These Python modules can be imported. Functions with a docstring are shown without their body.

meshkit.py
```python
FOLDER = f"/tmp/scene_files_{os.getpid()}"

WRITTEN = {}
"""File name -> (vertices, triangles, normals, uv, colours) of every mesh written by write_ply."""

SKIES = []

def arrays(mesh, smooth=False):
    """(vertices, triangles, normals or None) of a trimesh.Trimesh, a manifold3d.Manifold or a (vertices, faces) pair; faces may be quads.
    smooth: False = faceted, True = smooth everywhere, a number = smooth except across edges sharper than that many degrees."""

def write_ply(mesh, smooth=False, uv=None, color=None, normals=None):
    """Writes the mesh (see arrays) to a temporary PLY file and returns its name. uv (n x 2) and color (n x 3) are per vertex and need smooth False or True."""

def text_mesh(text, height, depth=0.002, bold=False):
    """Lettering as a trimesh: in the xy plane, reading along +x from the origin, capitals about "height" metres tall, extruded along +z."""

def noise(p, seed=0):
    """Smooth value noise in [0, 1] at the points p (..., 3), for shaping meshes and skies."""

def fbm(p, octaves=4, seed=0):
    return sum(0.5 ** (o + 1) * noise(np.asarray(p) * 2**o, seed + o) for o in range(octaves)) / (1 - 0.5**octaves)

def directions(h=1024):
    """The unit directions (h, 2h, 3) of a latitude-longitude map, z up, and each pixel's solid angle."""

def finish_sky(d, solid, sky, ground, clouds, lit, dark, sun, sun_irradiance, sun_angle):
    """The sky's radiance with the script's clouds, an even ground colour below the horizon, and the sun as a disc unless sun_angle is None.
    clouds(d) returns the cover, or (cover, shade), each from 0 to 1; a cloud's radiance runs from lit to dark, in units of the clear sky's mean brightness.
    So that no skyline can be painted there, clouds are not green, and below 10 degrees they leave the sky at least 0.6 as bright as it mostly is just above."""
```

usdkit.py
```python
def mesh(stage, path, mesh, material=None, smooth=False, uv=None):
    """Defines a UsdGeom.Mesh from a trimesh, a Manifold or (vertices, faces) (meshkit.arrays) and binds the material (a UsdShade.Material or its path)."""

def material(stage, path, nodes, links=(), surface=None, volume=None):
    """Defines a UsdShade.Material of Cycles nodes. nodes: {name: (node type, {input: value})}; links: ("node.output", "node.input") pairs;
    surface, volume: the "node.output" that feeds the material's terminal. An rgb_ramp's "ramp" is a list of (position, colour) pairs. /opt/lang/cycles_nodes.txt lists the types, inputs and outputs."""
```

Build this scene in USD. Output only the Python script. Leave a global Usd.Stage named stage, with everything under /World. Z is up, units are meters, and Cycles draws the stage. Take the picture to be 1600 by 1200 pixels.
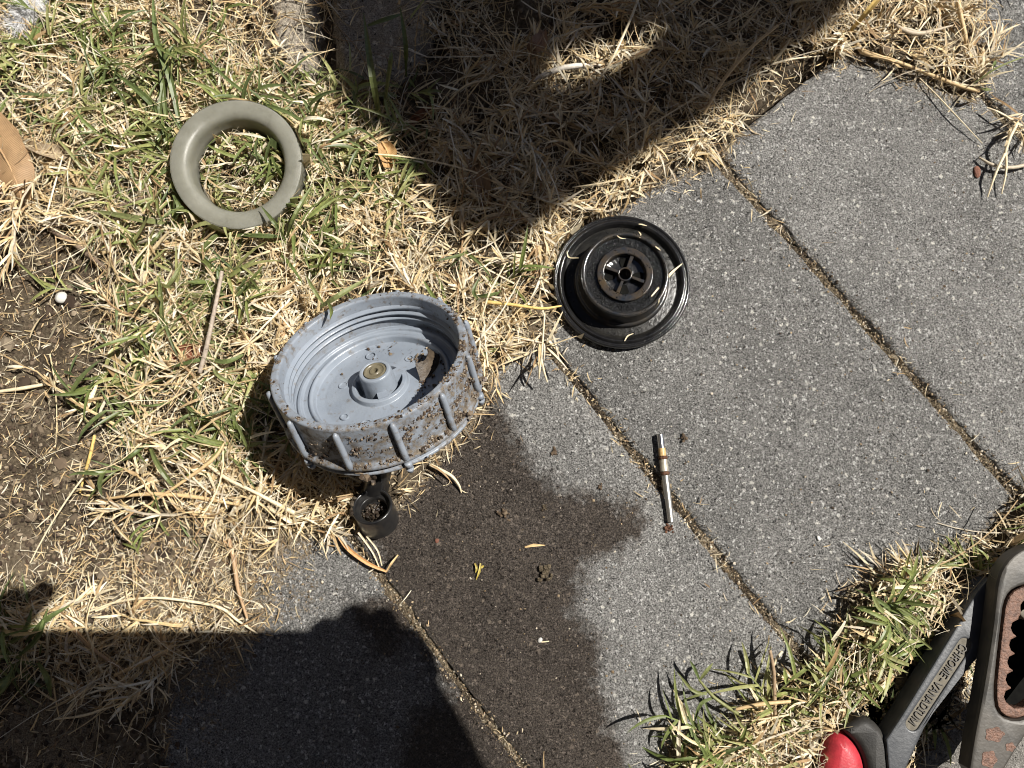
import math, numpy as np, trimesh, usdkit, meshkit
import shapely
from shapely.geometry import Polygon
from scipy import ndimage
from pxr import Usd, UsdGeom, UsdLux, UsdShade, Gf, Sdf, Vt

stage = Usd.Stage.CreateInMemory()
UsdGeom.SetStageUpAxis(stage, UsdGeom.Tokens.z)
UsdGeom.SetStageMetersPerUnit(stage, 1.0)
world = UsdGeom.Xform.Define(stage, '/World')
stage.SetDefaultPrim(world.GetPrim())
UsdGeom.Scope.Define(stage, '/World/Looks')

# ------------------------------------------------------------------ camera, sky, sun, exposure
CAM_H, TILT, FPX = 0.5, math.radians(9.0), 1202.0
SUN_EL, SUN_AZ = math.radians(56.5), math.radians(17.0)      # azimuth counted from +x towards +y
TO_SUN = np.array([math.cos(SUN_EL) * math.cos(SUN_AZ), math.cos(SUN_EL) * math.sin(SUN_AZ), math.sin(SUN_EL)])
SUN_I, SKY_S, EXPOSURE = 1.25, 0.05, 0.70

cam = UsdGeom.Camera.Define(stage, '/World/camera')
cam.CreateHorizontalApertureAttr(36.0)
cam.CreateVerticalApertureAttr(27.0)
cam.CreateFocalLengthAttr(36.0 * FPX / 1600.0)
cam.CreateClippingRangeAttr(Gf.Vec2f(0.01, 500))
cam.CreateExposureAttr(EXPOSURE)
xf = UsdGeom.Xformable(cam)
xf.AddTranslateOp().Set(Gf.Vec3d(0, 0, CAM_H))
xf.AddRotateXOp().Set(math.degrees(TILT))

dome = UsdLux.DomeLight.Define(stage, '/World/sky')
dome.CreateIntensityAttr(1.0)
sky_mat = usdkit.material(stage, '/World/Looks/sky_look', {
    's': ('sky_texture', {'sky_type': 'single_scattering', 'sun_disc': False, 'sun_elevation': SUN_EL,
                          'sun_rotation': math.atan2(TO_SUN[0], TO_SUN[1]), 'aerosol_density': .6, 'air_density': .45}),
    'b': ('background_shader', {'strength': SKY_S})}, [('s.color', 'b.color')], surface='b.background')
UsdShade.MaterialBindingAPI.Apply(dome.GetPrim()).Bind(sky_mat)
dome.GetPrim().SetCustomDataByKey('kind', 'structure')

sun = UsdLux.DistantLight.Define(stage, '/World/sun')
sun.CreateIntensityAttr(SUN_I)
sun.CreateAngleAttr(0.5)
sun.CreateNormalizeAttr(True)
sun.CreateColorAttr(Gf.Vec3f(1.0, 0.955, 0.88))
sx = UsdGeom.Xformable(sun)
_z = TO_SUN
_x = np.cross([0, 1, 0], _z); _x /= np.linalg.norm(_x)
_y = np.cross(_z, _x)
_m = np.eye(4); _m[0, :3], _m[1, :3], _m[2, :3] = _x, _y, _z
sx.AddTransformOp().Set(Gf.Matrix4d(*_m.ravel().tolist()))

# ------------------------------------------------------------------ helpers
CT, ST = math.cos(TILT), math.sin(TILT)


def P(px, py, z=0.0):
    """The world point at height z seen at pixel (px, py) of the 1600 x 1200 photograph."""
    x, y = (px - 800) / FPX, -(py - 600) / FPX
    d = np.array([x, y * CT + ST, y * ST - CT])
    return np.array([0, 0, CAM_H]) + d * ((z - CAM_H) / d[2])


def Pv(pts, z=0.0):
    return np.array([P(a, b, z)[:2] for a, b in pts])


def to_px(v):
    """Pixels of world points, for masks given in the photograph's plan."""
    v = np.asarray(v, float) - [0, 0, CAM_H]
    yc = v[:, 1] * CT + v[:, 2] * ST
    zc = -v[:, 1] * ST + v[:, 2] * CT
    return np.stack([800 + FPX * v[:, 0] / -zc, 600 - FPX * yc / -zc], 1)


used = {}
frames = {'/World': np.eye(4)}


def fresh(parent, name):
    k = (parent, name)
    n = used.get(k, -1) + 1
    used[k] = n
    return f'{parent}/{name}' + (f'_{n:03d}' if n else '')


def tag(prim, label=None, cat=None, group=None, kind=None):
    for k, v in (('label', label), ('category', cat), ('group', group), ('kind', kind)):
        if v:
            prim.SetCustomDataByKey(k, v)


GROUPS = {'straw_bit': 'straw bits on the black disc', 'earth_crumb': 'crumbs of earth on the pavers', 'fallen_straw': 'single fallen straws', 'loose_straw': 'flat loose straws', 'grass_shoot': 'single green grass shoots',
          'dry_tuft': 'dry tufts at the paver edges', 'twig': 'twigs in the grass', 'pebble': 'small pebbles', 'brown_leaf': 'dry brown leaves', 'gum_leaf': 'dry gum leaves', 'edging_stone': 'rough stones at the top edge', 'brick_chip': 'small brick chips', 'seed_pod': 'seeds in the straw'}


def thing(name, label=None, cat=None, loc=(0, 0, 0), rot=None, group=None, kind=None):
    group = group or GROUPS.get(name)
    path = fresh('/World', name)
    x = UsdGeom.Xform.Define(stage, path)
    M = np.eye(4); M[:3, 3] = loc
    if rot is not None:
        M[:3, :3] = rot
    x.AddTransformOp().Set(Gf.Matrix4d(*M.T.ravel().tolist()))
    frames[path] = M
    tag(x.GetPrim(), label, cat, group, kind)
    return path


def vf(mesh):
    if hasattr(mesh, 'vertices'):
        return np.asarray(mesh.vertices, float), np.asarray(mesh.faces)
    return np.asarray(mesh[0], float), np.asarray(mesh[1])


def obj(parent, name, mesh, mat, smooth=False, world_space=False, color=None, label=None, cat=None, group=None, kind=None):
    """One Mesh prim. color: (n x 3) per-vertex primvar 'tint'."""
    path = fresh(parent, name)
    if world_space and parent != '/World':
        v, f = vf(mesh)
        top = '/'.join(parent.split('/')[:3])
        Mi = np.linalg.inv(frames[top])
        mesh = (v @ Mi[:3, :3].T + Mi[:3, 3], f)
    if smooth not in (False, True) and not hasattr(mesh, 'to_mesh'):
        v, f = vf(mesh)
        if f.shape[1] == 4:
            f = np.vstack([f[:, [0, 1, 2]], f[:, [0, 2, 3]]])
        mesh = trimesh.Trimesh(v, f, process=True)
    if not hasattr(mesh, 'to_mesh'):
        v, f = vf(mesh)
        keep, inv = np.unique(f, return_inverse=True)
        if len(keep) < len(v):
            if color is not None:
                color = np.asarray(color)[keep]
            mesh = (v[keep], inv.reshape(f.shape))
    m = usdkit.mesh(stage, path, mesh, mat, smooth=smooth)
    if color is not None:
        UsdGeom.PrimvarsAPI(m).CreatePrimvar('tint', Sdf.ValueTypeNames.Color3fArray, 'vertex').Set(Vt.Vec3fArray.FromNumpy(np.asarray(color, np.float32)))
    tag(m.GetPrim(), label, cat, group, kind)
    return path


def join(parts):
    vs, fs, n = [], [], 0
    for p in parts:
        v, f = vf(p)
        if f.shape[1] == 4:
            f = np.vstack([f[:, [0, 1, 2]], f[:, [0, 2, 3]]])
        vs.append(v); fs.append(f + n); n += len(v)
    return np.vstack(vs), np.vstack(fs)


def spline(pts, n):
    """Catmull-Rom through points, n samples per span."""
    p = np.asarray(pts, float)
    if len(p) < 3:
        t = np.linspace(0, 1, n + 1)[:, None]
        return p[0] * (1 - t) + p[-1] * t
    q = np.vstack([2 * p[0] - p[1], p, 2 * p[-1] - p[-2]])
    out = []
    for i in range(len(p) - 1):
        a, b, c, d = q[i:i + 4]
        for t in np.linspace(0, 1, n, endpoint=False):
            out.append(0.5 * (2 * b + (c - a) * t + (2 * a - 5 * b + 4 * c - d) * t * t + (3 * b - a - 3 * c + d) * t ** 3))
    return np.vstack(out + [p[-1:]])


def tube(pts, radii, n=8, flat=1.0, up=(0, 0, 1)):
    """A capped tube; flat squeezes it along 'up'."""
    p = np.asarray(pts, float)
    r = np.interp(np.linspace(0, 1, len(p)), np.linspace(0, 1, len(np.atleast_1d(radii))), np.atleast_1d(radii))
    d = np.gradient(p, axis=0); d /= np.maximum(np.linalg.norm(d, axis=1, keepdims=True), 1e-12)
    u0 = np.asarray(up, float)
    s = np.cross(d, u0)
    bad = np.linalg.norm(s, axis=1) < 1e-3
    s[bad] = np.cross(d[bad], [0.3, 0.9, 0.1])
    s /= np.linalg.norm(s, axis=1, keepdims=True)
    u = np.cross(s, d)
    a = np.arange(n) * 2 * math.pi / n
    ring = (np.cos(a)[None, :, None] * s[:, None] + np.sin(a)[None, :, None] * u[:, None] * flat) * r[:, None, None] + p[:, None]
    v = np.vstack([ring.reshape(-1, 3), p[:1], p[-1:]])
    f = []
    m = len(p)
    for i in range(m - 1):
        for k in range(n):
            k2 = (k + 1) % n
            A, B, C, D = i * n + k, i * n + k2, (i + 1) * n + k2, (i + 1) * n + k
            f += [[A, B, C], [A, C, D]]
    for k in range(n):
        f.append([(k + 1) % n, k, m * n]); f.append([(m - 1) * n + k, (m - 1) * n + (k + 1) % n, m * n + 1])
    return v, np.array(f)


def lathe(profile, n=96, a0=0.0, a1=2 * math.pi):
    """Surface of revolution of (r, z) points, given from bottom inside, closed if its first and last point agree."""
    pr = np.asarray(profile, float)
    full = abs(a1 - a0 - 2 * math.pi) < 1e-6
    a = np.linspace(a0, a1, n, endpoint=not full)
    v = np.stack([pr[:, 0][None] * np.cos(a)[:, None], pr[:, 0][None] * np.sin(a)[:, None], np.broadcast_to(pr[:, 1], (len(a), len(pr)))], -1).reshape(-1, 3)
    k, f = len(pr), []
    for i in range(n if full else n - 1):
        j = (i + 1) % n
        q = np.arange(k - 1)
        f.append(np.stack([i * k + q, j * k + q, j * k + q + 1, i * k + q + 1], 1))
    f = np.vstack(f)
    return v, np.vstack([f[:, [0, 1, 2]], f[:, [0, 2, 3]]])


def rounded(profile, r=0.0006, n=3):
    """Rounds the corners of an open or closed (r, z) profile."""
    p = np.asarray(profile, float)
    closed = np.allclose(p[0], p[-1])
    q = p[:-1] if closed else p
    out = []
    for i in range(len(q)):
        if not closed and i in (0, len(q) - 1):
            out.append(q[i]); continue
        a, b, c = q[i - 1], q[i], q[(i + 1) % len(q)]
        la, lc = np.linalg.norm(a - b), np.linalg.norm(c - b)
        s, e = b + (a - b) * min(r / la, .45), b + (c - b) * min(r / lc, .45)
        for t in np.linspace(0, 1, n + 1):
            out.append((1 - t) ** 2 * s + 2 * t * (1 - t) * b + t * t * e)
    if closed:
        out.append(out[0])
    return np.array(out)


def smooth_poly(pts, n=2):
    p = np.asarray(pts, float)
    for _ in range(n):
        q = np.roll(p, -1, 0)
        p = np.stack([.75 * p + .25 * q, .25 * p + .75 * q], 1).reshape(-1, 2)
    return p


def miter(p, b):
    a, c = np.roll(p, 1, 0), np.roll(p, -1, 0)
    e1, e2 = p - a, c - p
    e1 /= np.linalg.norm(e1, axis=1, keepdims=True); e2 /= np.linalg.norm(e2, axis=1, keepdims=True)
    n1, n2 = np.stack([-e1[:, 1], e1[:, 0]], 1), np.stack([-e2[:, 1], e2[:, 0]], 1)
    m = n1 + n2
    m /= np.linalg.norm(m, axis=1, keepdims=True)
    return p + m * b / np.maximum((m * n1).sum(1), .5)[:, None]


def bevel_prism(outer, holes, z0, z1, b):
    """A plate with bevelled upper edges: outline and holes as (n x 2) loops."""
    def ccw(p, want):
        p = np.asarray(p, float)
        area = (p[:, 0] * np.roll(p[:, 1], -1) - p[:, 1] * np.roll(p[:, 0], -1)).sum()
        return p if (area > 0) == want else p[::-1]
    loops = [ccw(outer, True)] + [ccw(h, False) for h in holes]
    vs, fs, n = [], [], 0
    tops = []
    for p in loops:
        k = len(p)
        rings = [(p, z0), (p, z1 - b), (miter(p, b * .35), z1 - b * .3), (miter(p, b), z1)]
        v = np.vstack([np.column_stack([q, np.full(k, z)]) for q, z in rings])
        i = np.arange(k); j = (i + 1) % k
        for r in range(3):
            fs.append(np.stack([r * k + i, r * k + j, (r + 1) * k + j], 1) + n)
            fs.append(np.stack([r * k + i, (r + 1) * k + j, (r + 1) * k + i], 1) + n)
        vs.append(v); n += len(v)
        tops.append(rings[3][0])
    for z, lp, flip in ((z1, tops, False), (z0, loops, True)):
        tv, tf = trimesh.creation.triangulate_polygon(Polygon(lp[0], lp[1:]), engine='earcut')
        tf = np.asarray(tf)
        t = np.asarray(tv)[tf]
        cr = (t[:, 1, 0] - t[:, 0, 0]) * (t[:, 2, 1] - t[:, 0, 1]) - (t[:, 1, 1] - t[:, 0, 1]) * (t[:, 2, 0] - t[:, 0, 0])
        tf = np.where((cr > 0)[:, None] != flip, tf, tf[:, ::-1])
        vs.append(np.column_stack([tv, np.full(len(tv), z)])); fs.append(tf + n); n += len(tv)
    return np.vstack(vs), np.vstack(fs)


# ------------------------------------------------------------------ materials
def mat(name, nodes, links, surface='p.BSDF'):
    return usdkit.material(stage, f'/World/Looks/{name}', nodes, links, surface=surface)


def plain(name, c1, c2, scale=300, rough=.5, metallic=0., bump=.3, bd=.0004, bscale=900, spec=.5, coat=0.):
    return mat(name, {
        'g': ('geometry', {}),
        'n': ('noise_texture', {'scale': scale, 'detail': 4, 'roughness': .6}),
        'r': ('rgb_ramp', {'ramp': [(.3, c1), (.7, c2)]}),
        'n2': ('noise_texture', {'scale': bscale, 'detail': 3}),
        'b': ('bump', {'strength': bump, 'distance': bd}),
        'p': ('principled_bsdf', {'roughness': rough, 'metallic': metallic, 'specular_ior_level': spec, 'coat_weight': coat, 'coat_roughness': .08})},
        [('g.position', 'n.vector'), ('g.position', 'n2.vector'), ('n.fac', 'r.fac'), ('r.color', 'p.base_color'), ('n2.fac', 'b.height'), ('b.normal', 'p.normal')])


# pavers: fine dark concrete with pale aggregate; tint.r = wet, tint.g = sand dusting
def paver_mat(name, dark, light, fleck, fscale=330.):
    return mat(name, {
        'g': ('geometry', {}), 'a': ('attribute', {'attribute': 'tint'}), 'sep': ('separate_color', {'color_type': 'rgb'}),
        'n1': ('noise_texture', {'scale': 1000., 'detail': 5, 'roughness': .9}),
        'r1': ('rgb_ramp', {'ramp': [(.40, dark), (.49, tuple(.40 * (a + b) for a, b in zip(dark, light))), (.60, light)]}),
        'big': ('noise_texture', {'scale': 17., 'detail': 7, 'roughness': .72}),
        'bigr': ('map_range', {'from_min': .3, 'from_max': .7, 'to_min': .72, 'to_max': 1.22}),
        'mul': ('mix_color', {'blend_type': 'multiply', 'fac': 1.0, 'use_clamp': False}),
        'tr': ('map_range', {'from_min': 0., 'from_max': 1., 'to_min': .86, 'to_max': 1.12}), 'tone': ('mix_color', {'blend_type': 'multiply', 'fac': 1.0, 'use_clamp': False}),
        'dn_': ('noise_texture', {'scale': 700., 'detail': 2}), 'dv': ('vector_math', {'math_type': 'multiply_add', 'vector2': (.0042, .0042, .0042)}),
        'v': ('voronoi_texture', {'scale': fscale, 'randomness': 1.}),
        'vs': ('separate_color', {'color_type': 'rgb'}),
        'pick': ('map_range', {'from_min': .55, 'from_max': .95, 'clamp': True}),
        'near': ('map_range', {'from_min': .48, 'from_max': .25, 'clamp': True}),
        'fl': ('math', {'math_type': 'multiply'}),
        'fl2': ('math', {'math_type': 'multiply', 'value2': .85}),
        'mf': ('mix_color', {'b': fleck}),
        'v3': ('voronoi_texture', {'scale': 230., 'randomness': 1.}), 'v3s': ('separate_color', {'color_type': 'rgb'}),
        'pick3': ('map_range', {'from_min': .78, 'from_max': .95, 'clamp': True}), 'near3': ('map_range', {'from_min': .34, 'from_max': .2, 'clamp': True}),
        'f3': ('math', {'math_type': 'multiply'}), 'f3b': ('math', {'math_type': 'multiply', 'value2': .7}),
        'mf3': ('mix_color', {'b': (fleck[0] * 1.15, fleck[1] * 1.12, fleck[2] * 1.05)}),
        # dark pits
        'v2': ('voronoi_texture', {'scale': 620., 'randomness': 1.}), 'v2s': ('separate_color', {'color_type': 'rgb'}),
        'pick2': ('map_range', {'from_min': .66, 'from_max': .95, 'clamp': True}), 'near2': ('map_range', {'from_min': .45, 'from_max': .2, 'clamp': True}),
        'pit': ('math', {'math_type': 'multiply'}), 'mp': ('mix_color', {'b': (.022, .021, .021)}),
        # wet
        'wn': ('noise_texture', {'scale': 70., 'detail': 9, 'roughness': .80}), 'wa': ('math', {'math_type': 'add'}),
        'wet': ('map_range', {'from_min': .90, 'from_max': 1.12, 'clamp': True}),
        'wetc': ('mix_color', {'blend_type': 'multiply', 'b': (.30, .255, .225), 'use_clamp': False}),
        # sand
        'sn': ('noise_texture', {'scale': 420., 'detail': 5, 'roughness': .7}), 'sa': ('math', {'math_type': 'add'}),
        'sand': ('map_range', {'from_min': 1.0, 'from_max': 1.14, 'clamp': True}),
        'sc': ('noise_texture', {'scale': 1100., 'detail': 2}), 'scr': ('rgb_ramp', {'ramp': [(.3, (.10, .075, .048)), (.5, (.21, .165, .11)), (.7, (.36, .30, .21))]}),
        'ms': ('mix_color', {}),
        'rw': ('map_range', {'from_min': 0., 'from_max': 1., 'to_min': .88, 'to_max': .27}),
        'bn': ('noise_texture', {'scale': 620., 'detail': 5, 'roughness': .7}),
        'ba': ('math', {'math_type': 'subtract'}),
        'bump': ('bump', {'strength': 1., 'distance': .0030}),
        'p': ('principled_bsdf', {'specular_ior_level': .35})},
        [('g.position', f'{k}.vector') for k in ('n1', 'big', 'dn_', 'wn', 'sn', 'sc', 'bn')] + [('dv.vector', f'{k}.vector') for k in ('v', 'v2', 'v3')] + [('dn_.color', 'dv.vector1'), ('g.position', 'dv.vector3'),
            ('a.color', 'sep.color'), ('n1.fac', 'r1.fac'), ('big.fac', 'bigr.value'), ('r1.color', 'tone.a'), ('sep.b', 'tr.value'), ('tr.result', 'tone.b'), ('tone.result', 'mul.a'), ('bigr.result', 'mul.b'),
            ('v.color', 'vs.color'), ('vs.r', 'pick.value'), ('v.distance', 'near.value'), ('pick.result', 'fl.value1'), ('near.result', 'fl.value2'),
            ('fl.value', 'fl2.value1'), ('fl2.value', 'mf.fac'), ('mul.result', 'mf.a'),
            ('v3.color', 'v3s.color'), ('v3s.g', 'pick3.value'), ('v3.distance', 'near3.value'), ('pick3.result', 'f3.value1'), ('near3.result', 'f3.value2'),
            ('f3.value', 'f3b.value1'), ('f3b.value', 'mf3.fac'), ('mf.result', 'mf3.a'),
            ('v2.color', 'v2s.color'), ('v2s.g', 'pick2.value'), ('v2.distance', 'near2.value'), ('pick2.result', 'pit.value1'), ('near2.result', 'pit.value2'),
            ('pit.value', 'mp.fac'), ('mf3.result', 'mp.a'),
            ('sep.r', 'wa.value1'), ('wn.fac', 'wa.value2'), ('wa.value', 'wet.value'), ('wet.result', 'wetc.fac'), ('mp.result', 'wetc.a'),
            ('sep.g', 'sa.value1'), ('sn.fac', 'sa.value2'), ('sa.value', 'sand.value'), ('sc.fac', 'scr.fac'),
            ('sand.result', 'ms.fac'), ('wetc.result', 'ms.a'), ('scr.color', 'ms.b'), ('ms.result', 'p.base_color'),
            ('wet.result', 'rw.value'), ('rw.result', 'p.roughness'),
            ('bn.fac', 'ba.value1'), ('pit.value', 'ba.value2'), ('ba.value', 'bump.height'), ('bump.normal', 'p.normal')])


M_paver = paver_mat('paver_concrete', (.016, .0156, .015), (.375, .367, .350), (.62, .615, .595), 500.)
M_paver2 = paver_mat('paver_pale_concrete', (.10, .093, .085), (.36, .34, .31), (.46, .44, .41), 240.)
M_stone = paver_mat('rough_stone', (.20, .17, .135), (.64, .56, .45), (.66, .60, .50), 260.)


def soil_mat(name, ramp, bd=.0025, fine=420.):
    return mat(name, {
        'g': ('geometry', {}), 'n1': ('noise_texture', {'scale': fine, 'detail': 6, 'roughness': .72}),
        'big': ('noise_texture', {'scale': 22., 'detail': 4}), 'mx': ('math', {'math_type': 'multiply_add', 'value2': .45, 'value3': 0.}),
        'ad': ('math', {'math_type': 'multiply_add', 'value2': .55}),
        'r': ('rgb_ramp', {'ramp': ramp}),
        'bn': ('noise_texture', {'scale': fine * .75, 'detail': 7, 'roughness': .7}),
        'b': ('bump', {'strength': 1., 'distance': bd}), 'p': ('principled_bsdf', {'roughness': .95, 'specular_ior_level': .2})},
        [('g.position', 'n1.vector'), ('g.position', 'big.vector'), ('g.position', 'bn.vector'), ('big.fac', 'mx.value1'),
         ('n1.fac', 'ad.value1'), ('mx.value', 'ad.value3'), ('ad.value', 'r.fac'), ('r.color', 'p.base_color'), ('bn.fac', 'b.height'), ('b.normal', 'p.normal')])


M_soil = soil_mat('garden_soil', [(.34, (.024, .018, .012)), (.46, (.066, .050, .033)), (.55, (.125, .098, .066)), (.66, (.22, .18, .125))])
M_sand = soil_mat('joint_sand', [(.40, (.028, .021, .015)), (.48, (.085, .065, .043)), (.54, (.18, .145, .095)), (.62, (.36, .30, .22))], .0030, 900.)
M_crumb = soil_mat('soil_crumb', [(.34, (.028, .019, .012)), (.48, (.085, .06, .04)), (.64, (.19, .145, .10))], .001)


def blade_mat(name, trans=.3, rough=.6, spec=.3):
    return mat(name, {
        'a': ('attribute', {'attribute': 'tint'}), 'g': ('geometry', {}),
        'n': ('noise_texture', {'scale': 500., 'detail': 3}), 'mr': ('map_range', {'from_min': .3, 'from_max': .7, 'to_min': .78, 'to_max': 1.2}),
        'm': ('mix_color', {'blend_type': 'multiply', 'fac': 1., 'use_clamp': False}),
        'p': ('principled_bsdf', {'roughness': rough, 'specular_ior_level': spec}), 't': ('translucent_bsdf', {}),
        'x': ('mix_closure', {'fac': trans})},
        [('g.position', 'n.vector'), ('n.fac', 'mr.value'), ('a.color', 'm.a'), ('mr.result', 'm.b'), ('m.result', 'p.base_color'), ('m.result', 't.color'), ('p.BSDF', 'x.closure1'), ('t.BSDF', 'x.closure2')],
        surface='x.closure')


M_dry = blade_mat('dry_blade', .18, .62, .25)
M_green = blade_mat('green_blade', .30, .42, .4)
M_twig = plain('twig_bark', (.09, .06, .04), (.22, .16, .11), 500, .85)
M_twig_grey = plain('grey_twig', (.24, .19, .15), (.44, .37, .30), 450, .8)

# ------------------------------------------------------------------ paving frame and plan masks
ANG = math.radians(-51.4)
U = np.array([math.cos(ANG), math.sin(ANG)]); V = np.array([-U[1], U[0]])
V0, PITCH, GAP = 0.083, 0.1765, 0.0042
U0, U1 = -0.105, 0.2085

CELL, HALF = 0.002, 0.60
gx = np.arange(-HALF, HALF + CELL / 2, CELL)
GX, GY = np.meshgrid(gx, gx, indexing='xy')


def inside(px_poly):
    return shapely.contains_xy(Polygon(Pv(px_poly)), GX, GY)


def sample(field, x, y):
    return ndimage.map_coordinates(field, [(np.asarray(y) + HALF) / CELL, (np.asarray(x) + HALF) / CELL], order=1, mode='nearest')


paving_px = [(1545, -300), (1528, 20), (1545, 75), (1520, 150), (1470, 140), (1345, 85), (1240, 110), (1150, 200), (1112, 250), (1000, 288), (905, 350), (872, 440), (850, 525), (775, 560),
             (745, 640), (650, 750), (585, 810), (505, 825), (440, 850), (385, 890), (395, 985), (310, 1015), (255, 1080), (240, 1400),
             (1060, 1400), (1055, 1170), (1150, 1130), (1240, 1055), (1305, 1020), (1330, 930), (1410, 885), (1540, 850), (1592, 790), (1700, 690), (2400, 300), (2400, -300)]
low_px = [(1330, 1400), (1420, 1190), (1480, 1110), (1560, 1010), (1640, 930), (1760, 800), (2400, 500), (2400, 1400)]
PAVE = inside(paving_px) | inside(low_px)
dist = (ndimage.distance_transform_edt(~PAVE) - ndimage.distance_transform_edt(PAVE)) * CELL     # > 0 off the paving
pts2 = np.stack([GX, GY, 0 * GX], -1)
dn = dist + (meshkit.fbm(pts2 * 60, 4, 3) - .5) * .018
soil = .001 + (meshkit.fbm(pts2 * 22, 5, 1) - .5) * .014 + (meshkit.fbm(pts2 * 130, 3, 2) - .5) * .005
SOIL_H = np.where(dn > 0, np.minimum(soil, .0005 + dn * .35 + .001), np.maximum(dn * 3.0, -.06))
SURF = np.maximum(SOIL_H, np.where(PAVE, 0., -1))          # what a fallen straw lies on


def ground_z(x, y):
    return sample(SURF, x, y)


def blur(mask, mm):
    return ndimage.gaussian_filter(mask.astype(float), mm / 1000 / CELL)


def blobs(items):
    out = np.zeros_like(GX)
    for px, py, r, w in items:
        c = P(px, py)[:2]
        out = np.maximum(out, w * np.exp(-((GX - c[0]) ** 2 + (GY - c[1]) ** 2) / (2 * (r * .000416 * .5) ** 2)))
    return out


BARE = blur(inside([(-400, 380), (60, 355), (160, 410), (165, 540), (230, 610), (175, 660), (215, 720), (270, 800), (350, 850), (330, 930), (200, 905), (-400, 930)]), 6)
BARE2 = blur(inside([(-400, 1080), (60, 1050), (200, 1090), (260, 1060), (260, 1400), (-400, 1400)]), 8)
SANDY = blur(inside([(150, 800), (330, 850), (420, 850), (400, 1000), (100, 1000), (60, 900)]), 8)
OFF = blur(dn > 0, 3)
STONES = [[(420, -140), (505, -140), (503, 60), (495, 120), (440, 135), (415, 60)], [(515, -140), (690, -140), (685, 60), (640, 110), (585, 150), (530, 130), (512, 70)]]
STONE = blur(inside(STONES[0]) | inside(STONES[1]), 4)
SURF = np.maximum(SURF, .015 * (STONE > .5))
DRY = OFF * (1 - .93 * STONE) * np.clip(1 - .96 * BARE - .97 * BARE2 - .80 * SANDY, 0, 1) * np.clip(3.6 * meshkit.fbm(pts2 * 46, 3, 9) - 1.12, .07, 1)
GMOD = np.clip(4.2 * meshkit.fbm(pts2 * 48, 3, 17) - 1.55, 0, 1)
GREEN = GMOD * blobs([(60, 80, 120, .35), (150, 120, 150, .5), (230, 60, 110, .45), (310, 130, 120, .5), (240, 230, 110, .6), (270, 330, 120, .6), (200, 350, 90, .35), (375, 260, 140, 1.), (500, 230, 110, .75), (520, 330, 110, .65), (470, 400, 110, .6), (590, 210, 90, .65),
               (360, 430, 110, .45), (270, 420, 110, .45), (420, 450, 90, .3), (190, 430, 80, .3), (300, 500, 90, .4), (250, 560, 100, .4), (370, 590, 100, .45), (330, 700, 110, .5), (230, 700, 90, .4), (380, 660, 80, .4), (250, 640, 80, .3), (170, 640, 60, .3), (745, 460, 50, .5),
               (1100, 1130, 100, .7), (1200, 1120, 110, .7), (1300, 1080, 100, .65), (1370, 960, 90, .7), (1420, 920, 90, .6), (1330, 1000, 80, .7), (1120, 1190, 80, .9), (1250, 1190, 90, .9), (1590, 810, 60, .7), (1470, 880, 70, .6),
               (40, 1000, 60, .3), (620, 140, 70, .3), (600, 60, 60, .2), (680, 260, 60, .12), (1560, 140, 40, .1), (730, 400, 80, .08)]) * OFF * (1 - .9 * STONE)

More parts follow.
